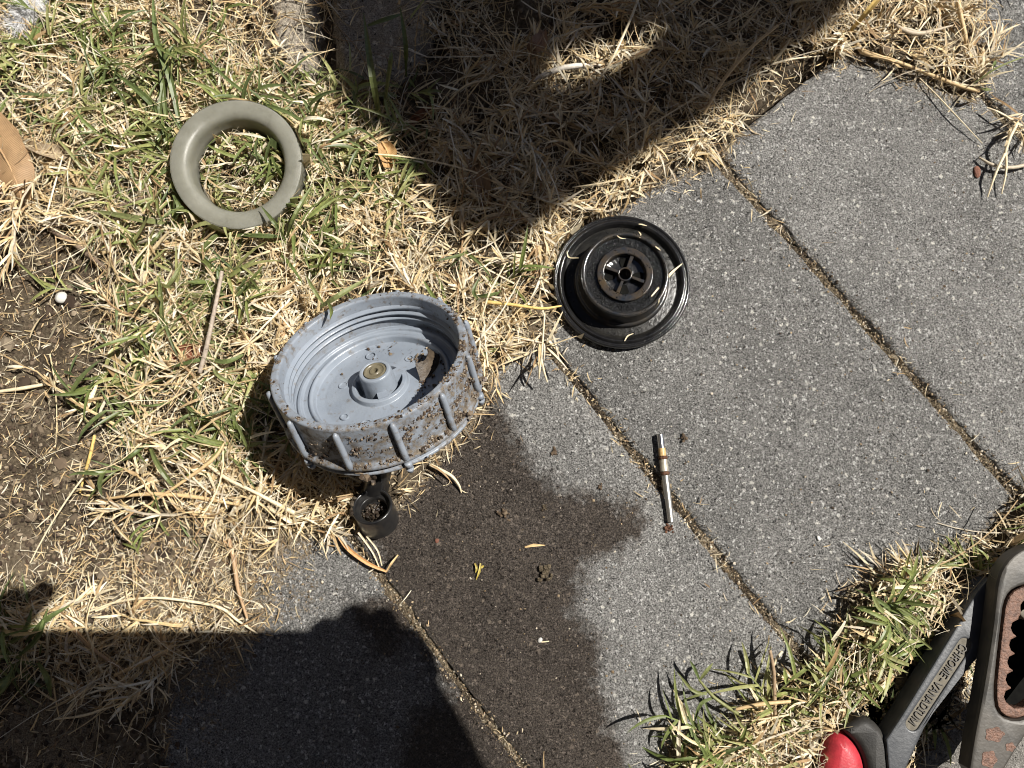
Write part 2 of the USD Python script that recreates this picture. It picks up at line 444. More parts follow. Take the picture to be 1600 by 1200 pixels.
# ------------------------------------------------------------------ ground
gd = np.concatenate([-np.geomspace(.6, 60, 26)[::-1], np.arange(-.56, .561, .0032), np.geomspace(.6, 60, 26)])
X, Y = np.meshgrid(gd, gd, indexing='xy')
Z = sample(SOIL_H, X, Y)
far = np.clip((np.hypot(X, Y) - .62) / .5, 0, 1)
Z = Z * (1 - far) - .012 * far + (meshkit.fbm(np.stack([X * 3, Y * 3, 0 * X], -1), 3, 5) - .5) * .03 * far
Z += (meshkit.noise(np.stack([X, Y, 0 * X], -1) * 420, 6) - .5) * .0036 * (1 - far) * (sample(dn, X, Y) > -.004)
nn = len(gd)
i, j = np.meshgrid(np.arange(nn - 1), np.arange(nn - 1), indexing='ij')
a = (i * nn + j).ravel()
obj('/World', 'ground', (np.stack([X, Y, Z], -1).reshape(-1, 3), np.stack([a, a + 1, a + nn + 1, a + nn], 1)), M_soil, smooth=True, kind='structure')

# ------------------------------------------------------------------ paving: every paver a part, sand in the joints
pav = thing('paving', kind='structure')
WET = inside([(770, 590), (795, 655), (835, 720), (875, 762), (950, 772), (1003, 792), (1008, 835), (960, 868), (912, 885), (903, 950), (935, 995), (938, 1085), (965, 1140), (985, 1220), (990, 1300), (760, 1300), (700, 1100), (610, 925), (560, 840), (560, 740), (640, 640)])
WET2 = inside([(640, 1110), (690, 1085), (760, 1120), (820, 1200), (830, 1300), (640, 1300), (620, 1180)]) | inside([(545, 940), (640, 925), (690, 1000), (640, 1010), (600, 1030), (560, 990)])
wetf = np.clip(.5 + (ndimage.distance_transform_edt(WET | WET2) - ndimage.distance_transform_edt(~(WET | WET2))) * CELL / .022 * .34, 0, 1)
jointd = np.abs(((GX * V[0] + GY * V[1] - V0 + PITCH / 2) % PITCH) - PITCH / 2)
sandf = np.maximum.reduce([.80 * np.exp(-np.maximum(dist + .030, 0) ** 2 * 0) * np.exp(np.minimum(dist, 0) / .016), (.40 + .24 * meshkit.fbm(pts2 * 40, 2, 61)) * np.exp(-jointd / .0042),
                           blobs([(430, 880, 110, .62), (470, 850, 90, .6), (400, 950, 120, .6), (350, 1040, 110, .62), (300, 1060, 120, .6), (500, 830, 60, .62), (470, 930, 130, .5), (1190, 130, 60, .52), (1130, 250, 50, .6), (1075, 395, 18, .5), (980, 800, 60, .45), (930, 850, 60, .45), (850, 880, 30, .42), (330, 1130, 90, .5), (600, 1160, 10, .4)])])
sandf[GX > .1] *= np.where((sandf < .62) | (jointd < .02), 1, .75)[GX > .1]


def paver(u0, u1, v0, v1, step, material, seed, drop=0.0):
    nu, nv = max(int((u1 - u0) / step), 4), max(int((v1 - v0) / step), 4)
    # denser rows at the rounded edges
    def axis(n, L):
        t = np.linspace(0, L, n)
        return np.unique(np.concatenate([t, [.0004, .001, .0018, .0028, .0042, L - .0004, L - .001, L - .0018, L - .0028, L - .0042]]))
    su, sv = axis(nu, u1 - u0), axis(nv, v1 - v0)
    A, B = np.meshgrid(su, sv, indexing='ij')
    e = np.minimum(np.minimum(A, u1 - u0 - A), np.minimum(B, v1 - v0 - B))
    x = (u0 + A) * U[0] + (v0 + B) * V[0]; y = (u0 + A) * U[1] + (v0 + B) * V[1]
    q = np.stack([x, y, 0 * x], -1)
    e = e + ((meshkit.fbm(q * 190, 3, seed) - .5) * .0030 + (meshkit.fbm(q * 45, 2, seed + 4) - .5) * .0030) * np.exp(-e / .006)
    r = .0060
    t = np.clip(1 - e / r, 0, 1.2)
    z = -r * .75 * (1 - np.sqrt(np.clip(1 - t * t, 0, 1)))
    z = z + (meshkit.fbm(q * 240, 3, seed + 1) - .5) * .0011 + (meshkit.fbm(q * 18, 2, seed + 2) - .5) * .0016 - drop
    su_n, sv_n = len(su), len(sv)
    v = np.stack([x, y, z], -1).reshape(-1, 3)
    ii, jj = np.meshgrid(np.arange(su_n - 1), np.arange(sv_n - 1), indexing='ij')
    a = (ii * sv_n + jj).ravel()
    f = np.stack([a, a + sv_n, a + sv_n + 1, a + 1], 1)
    rim = np.concatenate([np.arange(sv_n), np.arange(1, su_n) * sv_n + sv_n - 1, (su_n - 1) * sv_n + np.arange(sv_n - 2, -1, -1), np.arange(su_n - 2, 0, -1) * sv_n])
    low = v[rim].copy(); low[:, 2] = -.05
    k = len(v); m = len(rim); r1 = np.arange(m); r2 = (r1 + 1) % m
    f = np.vstack([f, np.stack([rim[r1], k + r1, k + r2, rim[r2]], 1)[:, ::-1]])
    v = np.vstack([v, low])
    tint = np.stack([sample(wetf, v[:, 0], v[:, 1]) * ((v0 < V0) & (v0 > V0 - 2.5 * PITCH)), sample(sandf, v[:, 0], v[:, 1]), np.full(len(v), (seed * 37 % 11) / 10.)], 1)
    obj(pav, 'paver', (v, f), material, smooth=True, color=tint)


for k in range(-4, 5):
    near = -2 <= k <= 2
    jit = [.0, .004, -.003, .002, -.005, .003, .0, .004, -.002][k + 4]
    paver(U0 + jit, U1 + jit, V0 + k * PITCH + GAP / 2, V0 + (k + 1) * PITCH - GAP / 2, .0021 if near else .012, M_paver, 20 + k * 7, [0, 0, .0005, 0, .0008, 0, .0006, 0, 0][k + 4])
for k in range(-4, 5):
    near = k in (-1, 0, 1)
    paver(.252, .565, V0 + (k - .45) * PITCH + GAP / 2, V0 + (k + .55) * PITCH - GAP / 2, .0021 if near else .012, M_paver2, 90 + k * 5, .002)

# sand in the joints
rows = []
s = np.arange(U0 - .004, U1 + .004, .0012)
w = np.linspace(-.0095, .0095, 13)
for k in range(-2, 5):
    A, B = np.meshgrid(s, w, indexing='ij')
    c = V0 + k * PITCH
    x = A * U[0] + (c + B) * V[0]; y = A * U[1] + (c + B) * V[1]
    q = np.stack([x, y, 0 * x], -1)
    z = -.0042 + (meshkit.fbm(q * 90, 3, 40 + k) - .5) * .0060 + (meshkit.fbm(q * 700, 2, 41) - .5) * .0022
    ii, jj = np.meshgrid(np.arange(len(s) - 1), np.arange(len(w) - 1), indexing='ij')
    a = (ii * len(w) + jj).ravel()
    rows.append((np.stack([x, y, z], -1).reshape(-1, 3), np.stack([a, a + len(w), a + len(w) + 1, a + 1], 1)))
obj(pav, 'joint_sand', join(rows), M_sand, smooth=True, kind='stuff')

# ------------------------------------------------------------------ placed-object frames needed by the grass (what it must not pierce)
cvec = P(575, 554, .05) - [0, 0, CAM_H]; cdist0 = np.linalg.norm(cvec)
toC = -cvec / cdist0
to_world = np.array([[1, 0, 0], [0, CT, -ST], [0, ST, CT]])
lean = to_world @ np.array([-.373, .928, 0])
lean -= toC * (lean @ toC); lean /= np.linalg.norm(lean)
th = math.acos(98.5 / 157.3)
CAP_N = math.cos(th) * toC + math.sin(th) * lean
zc = .05
for _ in range(6):
    pc = P(575, 554, zc)
    CAP_R = 157.3 / FPX * np.linalg.norm(pc - [0, 0, CAM_H]) * .985
    zc = .003 + (CAP_R + .003) * math.sqrt(1 - CAP_N[2] ** 2) + .033 * CAP_N[2]
CAP_C = P(575, 554, zc)
cx_ = np.array([1., 0, 0]) - CAP_N * CAP_N[0]; cx_ /= np.linalg.norm(cx_)
CAP_ROT = np.stack([cx_, np.cross(CAP_N, cx_), CAP_N], 1)
DISC_C = P(971, 440, .004); DISC_C[2] = 0.0012; DISC_R = .0455
RING_C = P(372, 259, .018); RING_C[2] = .006; RING_RO, RING_RI, RING_H = .0432, .0297, .0185
_rt = np.array([.06, -.05, 1.]); _rt /= np.linalg.norm(_rt)
_rx = np.array([1., 0, 0]) - _rt * _rt[0]; _rx /= np.linalg.norm(_rx)
RING_ROT = np.stack([_rx, np.cross(_rt, _rx), _rt], 1)
TUBE_C = P(581, 790, .017)
PLIERS = Polygon(Pv([(1290, 1150), (1380, 1080), (1500, 960), (1560, 870), (1600, 840), (1900, 840), (1900, 1300), (1290, 1300)], .012))


def keep_clear(v):
    """Presses grass down under the things that lie on it."""
    L = (v - CAP_C) @ CAP_ROT
    r = np.hypot(L[:, 0], L[:, 1])
    hit = (r < CAP_R + .004) & (L[:, 2] > -.046) & (L[:, 2] < .012)
    v[hit, 2] = np.minimum(v[hit, 2], ground_z(v[hit, 0], v[hit, 1]) - .002)
    L = (v - RING_C) @ RING_ROT
    r = np.hypot(L[:, 0], L[:, 1])
    hit = (r > RING_RI - .0015) & (r < RING_RO + .0012) & (L[:, 2] > -.001)
    v[hit, 2] = RING_C[2] - .003
    hit = (np.hypot(v[:, 0] - DISC_C[0], v[:, 1] - DISC_C[1]) < DISC_R + .0012)
    v[hit, 2] = np.minimum(v[hit, 2], -.001)
    hit = np.hypot(v[:, 0] - TUBE_C[0], v[:, 1] - TUBE_C[1]) < .0155
    v[hit, 2] = np.minimum(v[hit, 2], -.002)
    hit = shapely.contains_xy(PLIERS, v[:, 0], v[:, 1])
    v[hit, 2] = np.minimum(v[hit, 2], .002)
    return v


def blades(rng, base, az, length, width, pitch0, bend, twist, azb, c0, c1, nseg=4, shape='dry', fold=0.0, clamp=True, clear=True):
    """Many grass blades as one mesh; all arguments per blade. Returns vertices, quads, colours."""
    n = len(base)
    t = np.linspace(0, 1, nseg + 1)
    tm = (t[1:] + t[:-1]) / 2
    pit = pitch0[:, None] + bend[:, None] * tm[None]
    azm = az[:, None] + azb[:, None] * tm[None]
    d = np.stack([np.cos(pit) * np.cos(azm), np.cos(pit) * np.sin(azm), np.sin(pit)], -1) * (length / nseg)[:, None, None]
    c = np.concatenate([np.zeros((n, 1, 3)), np.cumsum(d, 1)], 1) + base[:, None]
    dirs = np.concatenate([d[:, :1], d], 1); dirs = dirs / np.linalg.norm(dirs, axis=-1, keepdims=True)
    azv = np.concatenate([azm[:, :1], azm], 1)
    side = np.stack([-np.sin(azv), np.cos(azv), 0 * azv], -1)
    up = np.cross(dirs, side)
    tw = twist[:, None, None] * (.35 + .65 * t[None, :, None])
    s = np.cos(tw) * side + np.sin(tw) * up
    nrm = np.cos(tw) * up - np.sin(tw) * side
    prof = {'dry': np.where(t < .12, .55 + .45 * t / .12, 1 - .72 * np.clip((t - .45) / .55, 0, 1) ** 1.4),
            'leaf': np.sin(np.clip(.18 + .82 * (t ** .75), 0, 1) * math.pi) ** .75 + .04,
            'stem': 1 - .35 * t}[shape]
    wv = (width / 2)[:, None, None] * prof[None, :, None]
    cols = [c - s * wv, c + s * wv] if not fold else [c - s * wv + nrm * wv * fold, c, c + s * wv + nrm * wv * fold]
    m = len(cols)
    v = np.stack(cols, 2).reshape(-1, 3)
    if clamp:
        v[:, 2] = np.maximum(v[:, 2], ground_z(v[:, 0], v[:, 1]) + .0004)
    if clear:
        v = keep_clear(v)
    b = (np.arange(n) * (nseg + 1) * m)[:, None, None] + (np.arange(nseg) * m)[None, :, None] + np.arange(m - 1)[None, None, :]
    f = np.stack([b, b + 1, b + m + 1, b + m], -1).reshape(-1, 4)
    col = (c0[:, None] * (1 - t[None, :, None]) + c1[:, None] * t[None, :, None])
    col = np.repeat(col[:, :, None], m, 2).reshape(-1, 3)
    return v, f, col


def scatter(rng, field, n, lo=None):
    """n points drawn from a density field over the plan (in view with a margin)."""
    out = []
    got = 0
    while got < n:
        x = rng.uniform(-.46, .46, n * 2); y = rng.uniform(-.27, .46, n * 2)
        k = rng.random(n * 2) < sample(field, x, y)
        out.append(np.stack([x[k], y[k]], 1)); got += k.sum()
    return np.vstack(out)[:n]


STRAW = np.array([[.72, .62, .43], [.66, .54, .34], [.60, .46, .26], [.70, .64, .50], [.46, .33, .18], [.54, .47, .36], [.32, .21, .11], [.62, .47, .25]])
SW = np.array([.17, .17, .15, .13, .13, .11, .08, .06])


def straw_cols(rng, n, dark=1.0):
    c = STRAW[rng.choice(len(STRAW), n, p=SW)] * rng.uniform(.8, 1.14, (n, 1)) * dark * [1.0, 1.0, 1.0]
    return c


def stack(parts):
    vs, fs, cs, n = [], [], [], 0
    for v, f, c in parts:
        vs.append(v); fs.append(f + n); cs.append(c); n += len(v)
    return (np.vstack(vs), np.vstack(fs)), np.vstack(cs)


def lying(rng, xy, lift, lmin, lmax, wmin, wmax, pit=.22, bend=.5, dark=1., shape='dry', nseg=4):
    n = len(xy)
    z = ground_z(xy[:, 0], xy[:, 1]) + rng.random(n) ** 1.3 * lift
    L = lmin + (lmax - lmin) * rng.random(n) ** 1.7
    W = rng.uniform(wmin, wmax, n)
    c = straw_cols(rng, n, dark)
    return blades(rng, np.column_stack([xy, z]), rng.uniform(0, 2 * math.pi, n), L, W, rng.normal(.05, pit, n), rng.normal(-.1, bend, n), rng.normal(0, .9, n), rng.normal(0, .35, n), c, c * rng.uniform(.85, 1.1, (n, 1)), nseg, shape)


# thatch and short dry leaf bits, dry tufts, long fallen stems
rg = np.random.default_rng(5)
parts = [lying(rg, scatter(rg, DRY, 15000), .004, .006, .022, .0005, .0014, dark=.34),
         lying(rg, scatter(rg, DRY, 14500), .012, .004, .022, .0004, .0014),
         lying(rg, scatter(rg, DRY * (1 - .6 * np.clip(GREEN, 0, 1)), 5500), .015, .005, .018, .0004, .0013, pit=.40)]
tc = scatter(rg, DRY * DRY, 1450)
nb = rg.integers(6, 15, len(tc)); rep = np.repeat(np.arange(len(tc)), nb); N = len(rep)
main_az = rg.uniform(0, 2 * math.pi, len(tc))
base = np.column_stack([tc[rep] + rg.normal(0, .0011, (N, 2)), ground_z(tc[rep, 0], tc[rep, 1]) + .002 + (rg.random(len(tc)) * .008)[rep]])
c = straw_cols(rg, N)
parts.append(blades(rg, base, main_az[rep] + rg.normal(0, .75, N), rg.uniform(.005, .021, N), rg.uniform(.0005, .0021, N), rg.uniform(.05, 1.1, N), rg.normal(-.5, .5, N), rg.normal(0, .6, N), rg.normal(0, .3, N), c * .9, c * 1.05, 4, 'dry'))
fc = scatter(rg, DRY, 13000)                     # fine fibres and rootlets
fa, fl_ = rg.uniform(0, 2 * math.pi, len(fc)), rg.uniform(.010, .042, len(fc))
ok = sample(dist, fc[:, 0] + fl_ * np.cos(fa), fc[:, 1] + fl_ * np.sin(fa)) > -.008
fc, fa, fl_ = fc[ok], fa[ok], fl_[ok]; n = len(fc); c = straw_cols(rg, n)
parts.append(blades(rg, np.column_stack([fc, ground_z(fc[:, 0], fc[:, 1]) + rg.random(n) * .017]), fa, fl_, rg.uniform(.00022, .0005, n), rg.normal(0, .15, n), rg.normal(-.1, .5, n), rg.normal(0, .5, n), rg.normal(0, 1.1, n), c, c, 6, 'stem'))
lc = scatter(rg, DRY, 2600)
la, ll = rg.uniform(0, 2 * math.pi, len(lc)), rg.uniform(.022, .075, len(lc))
ok = sample(dist, lc[:, 0] + ll * np.cos(la), lc[:, 1] + ll * np.sin(la)) > -.006
lc, la, ll = lc[ok][:1500], la[ok][:1500], ll[ok][:1500]
n = len(lc); c = straw_cols(rg, n)
parts.append(blades(rg, np.column_stack([lc, ground_z(lc[:, 0], lc[:, 1]) + rg.random(n) * .016]), la, ll, rg.uniform(.0004, .0012, n), rg.normal(0, .1, n), rg.normal(0, .25, n), rg.normal(0, .5, n), rg.normal(0, .45, n), c, c, 6, 'stem'))
# runners: creeping stems with a fan of dry leaves at every node
for r_i in range(240):
    p0 = scatter(rg, DRY, 1)[0]; a0_ = rg.uniform(0, 2 * math.pi); Lr = rg.uniform(.03, .085)
    if float(sample(dist, [p0[0] + Lr * math.cos(a0_)], [p0[1] + Lr * math.sin(a0_)])[0]) < -.004:
        continue
    k_ = rg.integers(3, 6); tt = np.linspace(0, 1, k_ * 3)
    aa = a0_ + np.cumsum(rg.normal(0, .16, len(tt)))
    st_ = np.stack([np.cos(aa), np.sin(aa)], 1) * Lr / len(tt)
    xy_ = p0 + np.cumsum(st_, 0)
    zz_ = ground_z(xy_[:, 0], xy_[:, 1]) + .009 + .007 * np.sin(tt * math.pi)
    col_ = straw_cols(rg, 1)[0] * .95
    tv_, tf_ = tube(np.column_stack([xy_, zz_]), [rg.uniform(.0007, .0011), .0004], 5)
    tv_ = keep_clear(tv_)
    parts.append((tv_, np.column_stack([tf_, tf_[:, 2]]), np.tile(col_, (len(tv_), 1))))
    nd = np.repeat(np.arange(2, len(tt), 3), rg.integers(3, 6)); N = len(nd)
    c = straw_cols(rg, N)
    parts.append(blades(rg, np.column_stack([xy_, zz_])[nd], aa[nd] + rg.normal(0, .6, N), rg.uniform(.007, .020, N), rg.uniform(.0007, .0018, N), rg.uniform(-.1, .8, N), rg.normal(-.5, .5, N), rg.normal(0, .6, N), rg.normal(0, .3, N), c, c, 4, 'dry'))
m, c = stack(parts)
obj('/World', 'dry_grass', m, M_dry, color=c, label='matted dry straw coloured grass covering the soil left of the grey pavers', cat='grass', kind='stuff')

# loose chaff spilt over the bare soil, the paver ends and the joints
chaff = np.clip(np.exp(-np.abs(np.minimum(dist, 0)) / .006) * (dist < 0) * .55 + 1.0 * SANDY + .26 * BARE + .10 * BARE2 + .05 * (sandf > .5) * PAVE + .16 * np.exp(-jointd / .005) * PAVE * (meshkit.fbm(pts2 * 30, 3, 77) > .52) * (np.abs(GX) < .5), 0, 1)
xy = scatter(rg, chaff, 8500)
m, c = stack([lying(rg, xy, .003, .0022, .011, .00025, .00085, .1, .3, dark=.9)])
obj('/World', 'straw_chaff', m, M_dry, color=c, label='short loose bits of dry straw strewn over bare soil and paver ends', cat='straw', kind='stuff')

# green grass: shoots with alternate leaves
GREENS = np.array([[.115, .150, .050], [.140, .175, .062], [.175, .205, .072], [.215, .235, .092], [.27, .275, .12], [.090, .120, .050]])


def shoots(rng, xy, smin=.008, smax=.03, lmin=.012, lmax=.036, z0=.004, wmin=.0012, wmax=.0027, greens=GREENS, clear=True, az=None, pitch=None):
    n = len(xy)
    z = ground_z(xy[:, 0], xy[:, 1]) + z0
    az = rng.uniform(0, 2 * math.pi, n) if az is None else az
    pit = rng.uniform(.25, 1.1, n) if pitch is None else pitch
    L = rng.uniform(smin, smax, n)
    c = np.array([.30, .29, .13]) * rng.uniform(.8, 1.2, (n, 1))
    out = [blades(rng, np.column_stack([xy, z]), az, L, np.full(n, .0012), pit, np.zeros(n), np.zeros(n), np.zeros(n), c, c * [.6, .8, .6], 3, 'stem', clear=clear)]
    k = rng.integers(4, 8, n); rep = np.repeat(np.arange(n), k); N = len(rep)
    order = np.concatenate([np.arange(q) for q in k]); fr = (order + 1.) / k[rep]
    pos = np.column_stack([xy, z])[rep] + np.stack([np.cos(pit) * np.cos(az), np.cos(pit) * np.sin(az), np.sin(pit)], 1)[rep] * (L[rep] * fr)[:, None]
    sgn = np.where(order % 2, 1, -1)
    shade = greens[rng.integers(0, len(greens), n)]
    c = shade[rep] * rng.uniform(.75, 1.3, (N, 1)) + (1 - fr[:, None]) * rng.uniform(0, .6, (N, 1)) * np.array([.14, .11, .03])
    dry = rng.random(N) < .13
    c[dry] = straw_cols(rng, dry.sum())
    lens = rng.uniform(lmin, lmax, N) * (1 - .25 * np.abs(fr - .5))
    out.append(blades(rng, pos, az[rep] + sgn * rng.uniform(.3, 1.1, N), lens, rng.uniform(wmin, wmax, N), rng.uniform(.15, .8, N) * (pit[rep] / .8), rng.normal(-.7, .45, N), rng.normal(0, .5, N), sgn * rng.normal(0.1, .3, N), c * 1.05 + [.03, .03, .0], c, 6, 'leaf', fold=.35, clear=clear))
    return out


parts = shoots(rg, scatter(rg, GREEN, 360))
xy = scatter(rg, GREEN, 1000); n = len(xy)
c = GREENS[rg.integers(0, 6, n)] * rg.uniform(.8, 1.3, (n, 1))
parts.append(blades(rg, np.column_stack([xy, ground_z(xy[:, 0], xy[:, 1]) + rg.random(n) * .010]), rg.uniform(0, 2 * math.pi, n), rg.uniform(.010, .030, n), rg.uniform(.0009, .0021, n), rg.uniform(-.1, .7, n), rg.normal(-.4, .5, n), rg.normal(0, .6, n), rg.normal(0, .3, n), c * 1.1, c, 5, 'leaf', fold=.3))
m, c = stack(parts)
obj('/World', 'green_grass', m, M_green, color=c, label='short living green grass blades growing up through the dry grass', cat='grass', kind='stuff')

# soil crumbs and sand grains: small faceted pebbles
ICO = trimesh.creation.icosphere(0)


def crumbs(rng, pos, rad, flat=.75, tones=None):
    n = len(pos)
    v0 = np.asarray(ICO.vertices); f0 = np.asarray(ICO.faces)
    sc = rad[:, None] * rng.uniform(.65, 1.35, (n, 3)) * [1, 1, flat]
    ang = rng.uniform(0, 2 * math.pi, n)
    v = v0[None] * rng.uniform(.7, 1.25, (n, len(v0), 1)) * sc[:, None]
    ca, sa = np.cos(ang)[:, None], np.sin(ang)[:, None]
    v = np.stack([v[..., 0] * ca - v[..., 1] * sa, v[..., 0] * sa + v[..., 1] * ca, v[..., 2]], -1) + pos[:, None]
    f = f0[None] + (np.arange(n) * len(v0))[:, None, None]
    col = None if tones is None else np.repeat(tones[rng.integers(0, len(tones), n)] * rng.uniform(.7, 1.25, (n, 1)), len(v0), 0)
    return v.reshape(-1, 3), f.reshape(-1, 3), col


SOILT = np.array([[.05, .035, .025], [.10, .07, .048], [.15, .11, .075], [.21, .16, .11], [.30, .24, .17], [.07, .045, .03]])
SANDT = np.array([[.26, .20, .13], [.36, .28, .18], [.14, .10, .06], [.44, .39, .31], [.06, .044, .032], [.09, .068, .048]])
xy = scatter(rg, np.clip(.8 * BARE + .5 * BARE2 + .3 * SANDY + .05 * OFF, 0, 1), 22000)
rad = .00030 + .0016 * rg.random(len(xy)) ** 6
v, f, c = crumbs(rg, np.column_stack([xy, ground_z(xy[:, 0], xy[:, 1]) + rad * .3]), rad, tones=SOILT * .72)
M_grain = mat('grain', {'a': ('attribute', {'attribute': 'tint'}), 'p': ('principled_bsdf', {'roughness': .9, 'specular_ior_level': .25})}, [('a.color', 'p.base_color')])
xy = scatter(rg, np.clip(BARE, 0, 1), 420)        # clods and dark bark scraps
rad = .0010 + .0036 * rg.random(len(xy)) ** 5
v2_, f2_, c2_ = crumbs(rg, np.column_stack([xy, ground_z(xy[:, 0], xy[:, 1]) + rad * .15]), rad, .6, tones=SOILT * .62)
v, f, c = np.vstack([v, v2_]), np.vstack([f, f2_ + len(v)]), np.vstack([c, c2_])
obj('/World', 'soil_crumbs', (v, f), M_grain, color=c, label='loose brown crumbs of earth on the bare soil at the left', cat='soil', kind='stuff')
# grains in the joints and on the dusty paver ends
NJ = 16000
k = rg.integers(-2, 4, NJ); uu = rg.uniform(U0, U1, NJ); vv = V0 + k * PITCH + rg.normal(0, .0026, NJ)
xyj = np.stack([uu * U[0] + vv * V[0], uu * U[1] + vv * V[1]], 1)
xys = scatter(rg, np.clip(sandf - .40, 0, 1) * 2 * PAVE, 5200)
xyp = scatter(rg, PAVE * np.clip(2.5 * meshkit.fbm(pts2 * 25, 3, 71) - .8, .04, 1), 2600)
xys = np.vstack([xys, xyp])
xy = np.vstack([xyj, xys]); rad = .00020 + .00065 * rg.random(len(xy)) ** 3.5
z = np.concatenate([np.where(np.abs(vv - V0 - k * PITCH) < .0036, -.0042 + .0030 * rg.random(NJ), -.0003), np.full(len(xys), .0002)])
v, f, c = crumbs(rg, np.column_stack([xy, z]), rad, tones=SANDT)
obj('/World', 'sand_grains', (v, f), M_grain, color=c, label='golden brown sand grains lying in the joints and on the dusty paver ends', cat='sand', kind='stuff')

# ------------------------------------------------------------------ rough stones at the top edge
def rough_block(px_poly, z0, z1, seed):
    pl = smooth_poly(Pv(px_poly, z1), 2)
    poly = Polygon(pl)
    x0, y0, x1, y1 = poly.bounds
    st = .0025
    xs, ys = np.arange(x0 - .01, x1 + .01, st), np.arange(y0 - .01, y1 + .01, st)
    A, B = np.meshgrid(xs, ys, indexing='ij')
    ins = shapely.contains_xy(poly, A, B)
    dd = (ndimage.distance_transform_edt(ins) - ndimage.distance_transform_edt(~ins)) * st
    q = np.stack([A, B, 0 * A], -1)
    dd = dd + (meshkit.fbm(q * 90, 3, seed) - .5) * .008
    z = z0 + (z1 - z0) * np.clip(1 - np.clip(1 - dd / .010, 0, 1) ** 2.2, 0, 1) + (meshkit.fbm(q * 140, 4, seed + 1) - .5) * .005
    z = np.where(dd < -.001, z0 - .02, z)
    ii, jj = np.meshgrid(np.arange(len(xs) - 1), np.arange(len(ys) - 1), indexing='ij')
    a = (ii * len(ys) + jj).ravel()
    f = np.stack([a, a + len(ys), a + len(ys) + 1, a + 1], 1)
    v = np.stack([A, B, z], -1).reshape(-1, 3)
    f = f[(dd.ravel()[f] > -.006).any(1)]
    return v, f


for pl, lab, sd in ((STONES[0], 'rough grey stone at the top edge, narrower and left of the dark gap', 3),
                    (STONES[1], 'rough brown stone at the top edge, broader and right of the dark gap', 7)):
    v, f = rough_block(pl, -.004, .013, sd)
    t = thing('edging_stone', lab, 'stone', loc=(*v[:, :2].mean(0), 0))
    obj(t, 'stone_body', (v, f), M_stone, smooth=True, world_space=True, color=np.zeros((len(v), 3)))

# ------------------------------------------------------------------ grey rubber ring
M_rubber = mat('grey_rubber', {
    'tc': ('texture_coordinate', {}), 'n': ('noise_texture', {'scale': 70., 'detail': 7, 'roughness': .7}), 'r': ('rgb_ramp', {'ramp': [(.30, (.132, .129, .104)), (.44, (.156, .153, .125)), (.62, (.176, .173, .143)), (.74, (.200, .196, .163))]}),
    'n2': ('noise_texture', {'scale': 900., 'detail': 4}), 'b': ('bump', {'strength': .25, 'distance': .0003}), 'rr': ('map_range', {'from_min': .3, 'from_max': .7, 'to_min': .28, 'to_max': .55}),
    'p': ('principled_bsdf', {'specular_ior_level': .4, 'subsurface_weight': .25, 'subsurface_scale': .004, 'subsurface_radius': (1., .9, .6)})},
    [('tc.object', 'n.vector'), ('tc.object', 'n2.vector'), ('n.fac', 'r.fac'), ('r.color', 'p.base_color'), ('n2.fac', 'b.height'), ('b.normal', 'p.normal'), ('n.fac', 'rr.value'), ('rr.result', 'p.roughness')])
prof = [(RING_RO - .0008, 0), (RING_RO, .0010), (RING_RO, RING_H * .90), (RING_RO - .0001, RING_H * .94), (RING_RO - .0005, RING_H * .965), (RING_RO - .0010, RING_H * .975), (RING_RO - .0045, RING_H), (RING_RO - .0088, RING_H * .985), (RING_RO - .0118, RING_H * .86), (RING_RI + .0006, RING_H * .55), (RING_RI, RING_H * .35), (RING_RI + .0003, .001), (RING_RI + .001, 0), (RING_RO - .0008, 0)]
v, f = lathe(spline(prof, 3), 120)
a = np.arctan2(v[:, 1], v[:, 0])
v[:, :2] *= (1 + .020 * np.cos(2 * (a - 1.9)) + .005 * np.sin(3 * a))[:, None]
v[:, 2] += .0010 * np.sin(2 * a + .6) * (v[:, 2] > RING_H * .4)      # slightly squashed
ring = thing('rubber_ring', 'thick grey rubber sealing ring lying on the green and dry grass', 'ring', RING_C, RING_ROT)
obj(ring, 'ring_body', (v, f), M_rubber, smooth=True)

# ------------------------------------------------------------------ grey threaded cap
def dirty_plastic(name, c1, c2, rough, dirt_lo, dirt_hi):
    return mat(name, {
        'tc': ('texture_coordinate', {}), 'n': ('noise_texture', {'scale': 60., 'detail': 4}), 'r': ('rgb_ramp', {'ramp': [(.35, c1), (.65, c2)]}),
        'd': ('noise_texture', {'scale': 190., 'detail': 8, 'roughness': .68}), 'd2': ('noise_texture', {'scale': 420., 'detail': 4, 'roughness': .7}),
        'at': ('attribute', {'attribute': 'tint'}), 'ats': ('separate_color', {'color_type': 'rgb'}), 'dsum': ('math', {'math_type': 'add'}),
        'da': ('math', {'math_type': 'multiply_add', 'value2': .35}), 'dm': ('map_range', {'from_min': dirt_lo, 'from_max': dirt_hi, 'clamp': True}),
        'dc': ('rgb_ramp', {'ramp': [(.4, (.060, .045, .030)), (.7, (.17, .14, .105))]}),
        'mx': ('mix_color', {}), 'rr': ('map_range', {'from_min': 0., 'from_max': 1., 'to_min': rough, 'to_max': .9}),
        'b': ('bump', {'strength': .35, 'distance': .0006}), 'p': ('principled_bsdf', {'specular_ior_level': .5})},
        [('tc.object', f'{k}.vector') for k in ('n', 'd', 'd2')] + [('n.fac', 'r.fac'), ('at.color', 'ats.color'), ('ats.r', 'dsum.value2'), ('d.fac', 'dsum.value1'), ('d2.fac', 'da.value1'), ('dsum.value', 'da.value3'), ('da.value', 'dm.value'), ('d2.fac', 'dc.fac'),
         ('dm.result', 'mx.fac'), ('r.color', 'mx.a'), ('dc.color', 'mx.b'), ('mx.result', 'p.base_color'), ('dm.result', 'rr.value'), ('rr.result', 'p.roughness'), ('d2.fac', 'b.height'), ('b.normal', 'p.normal')])


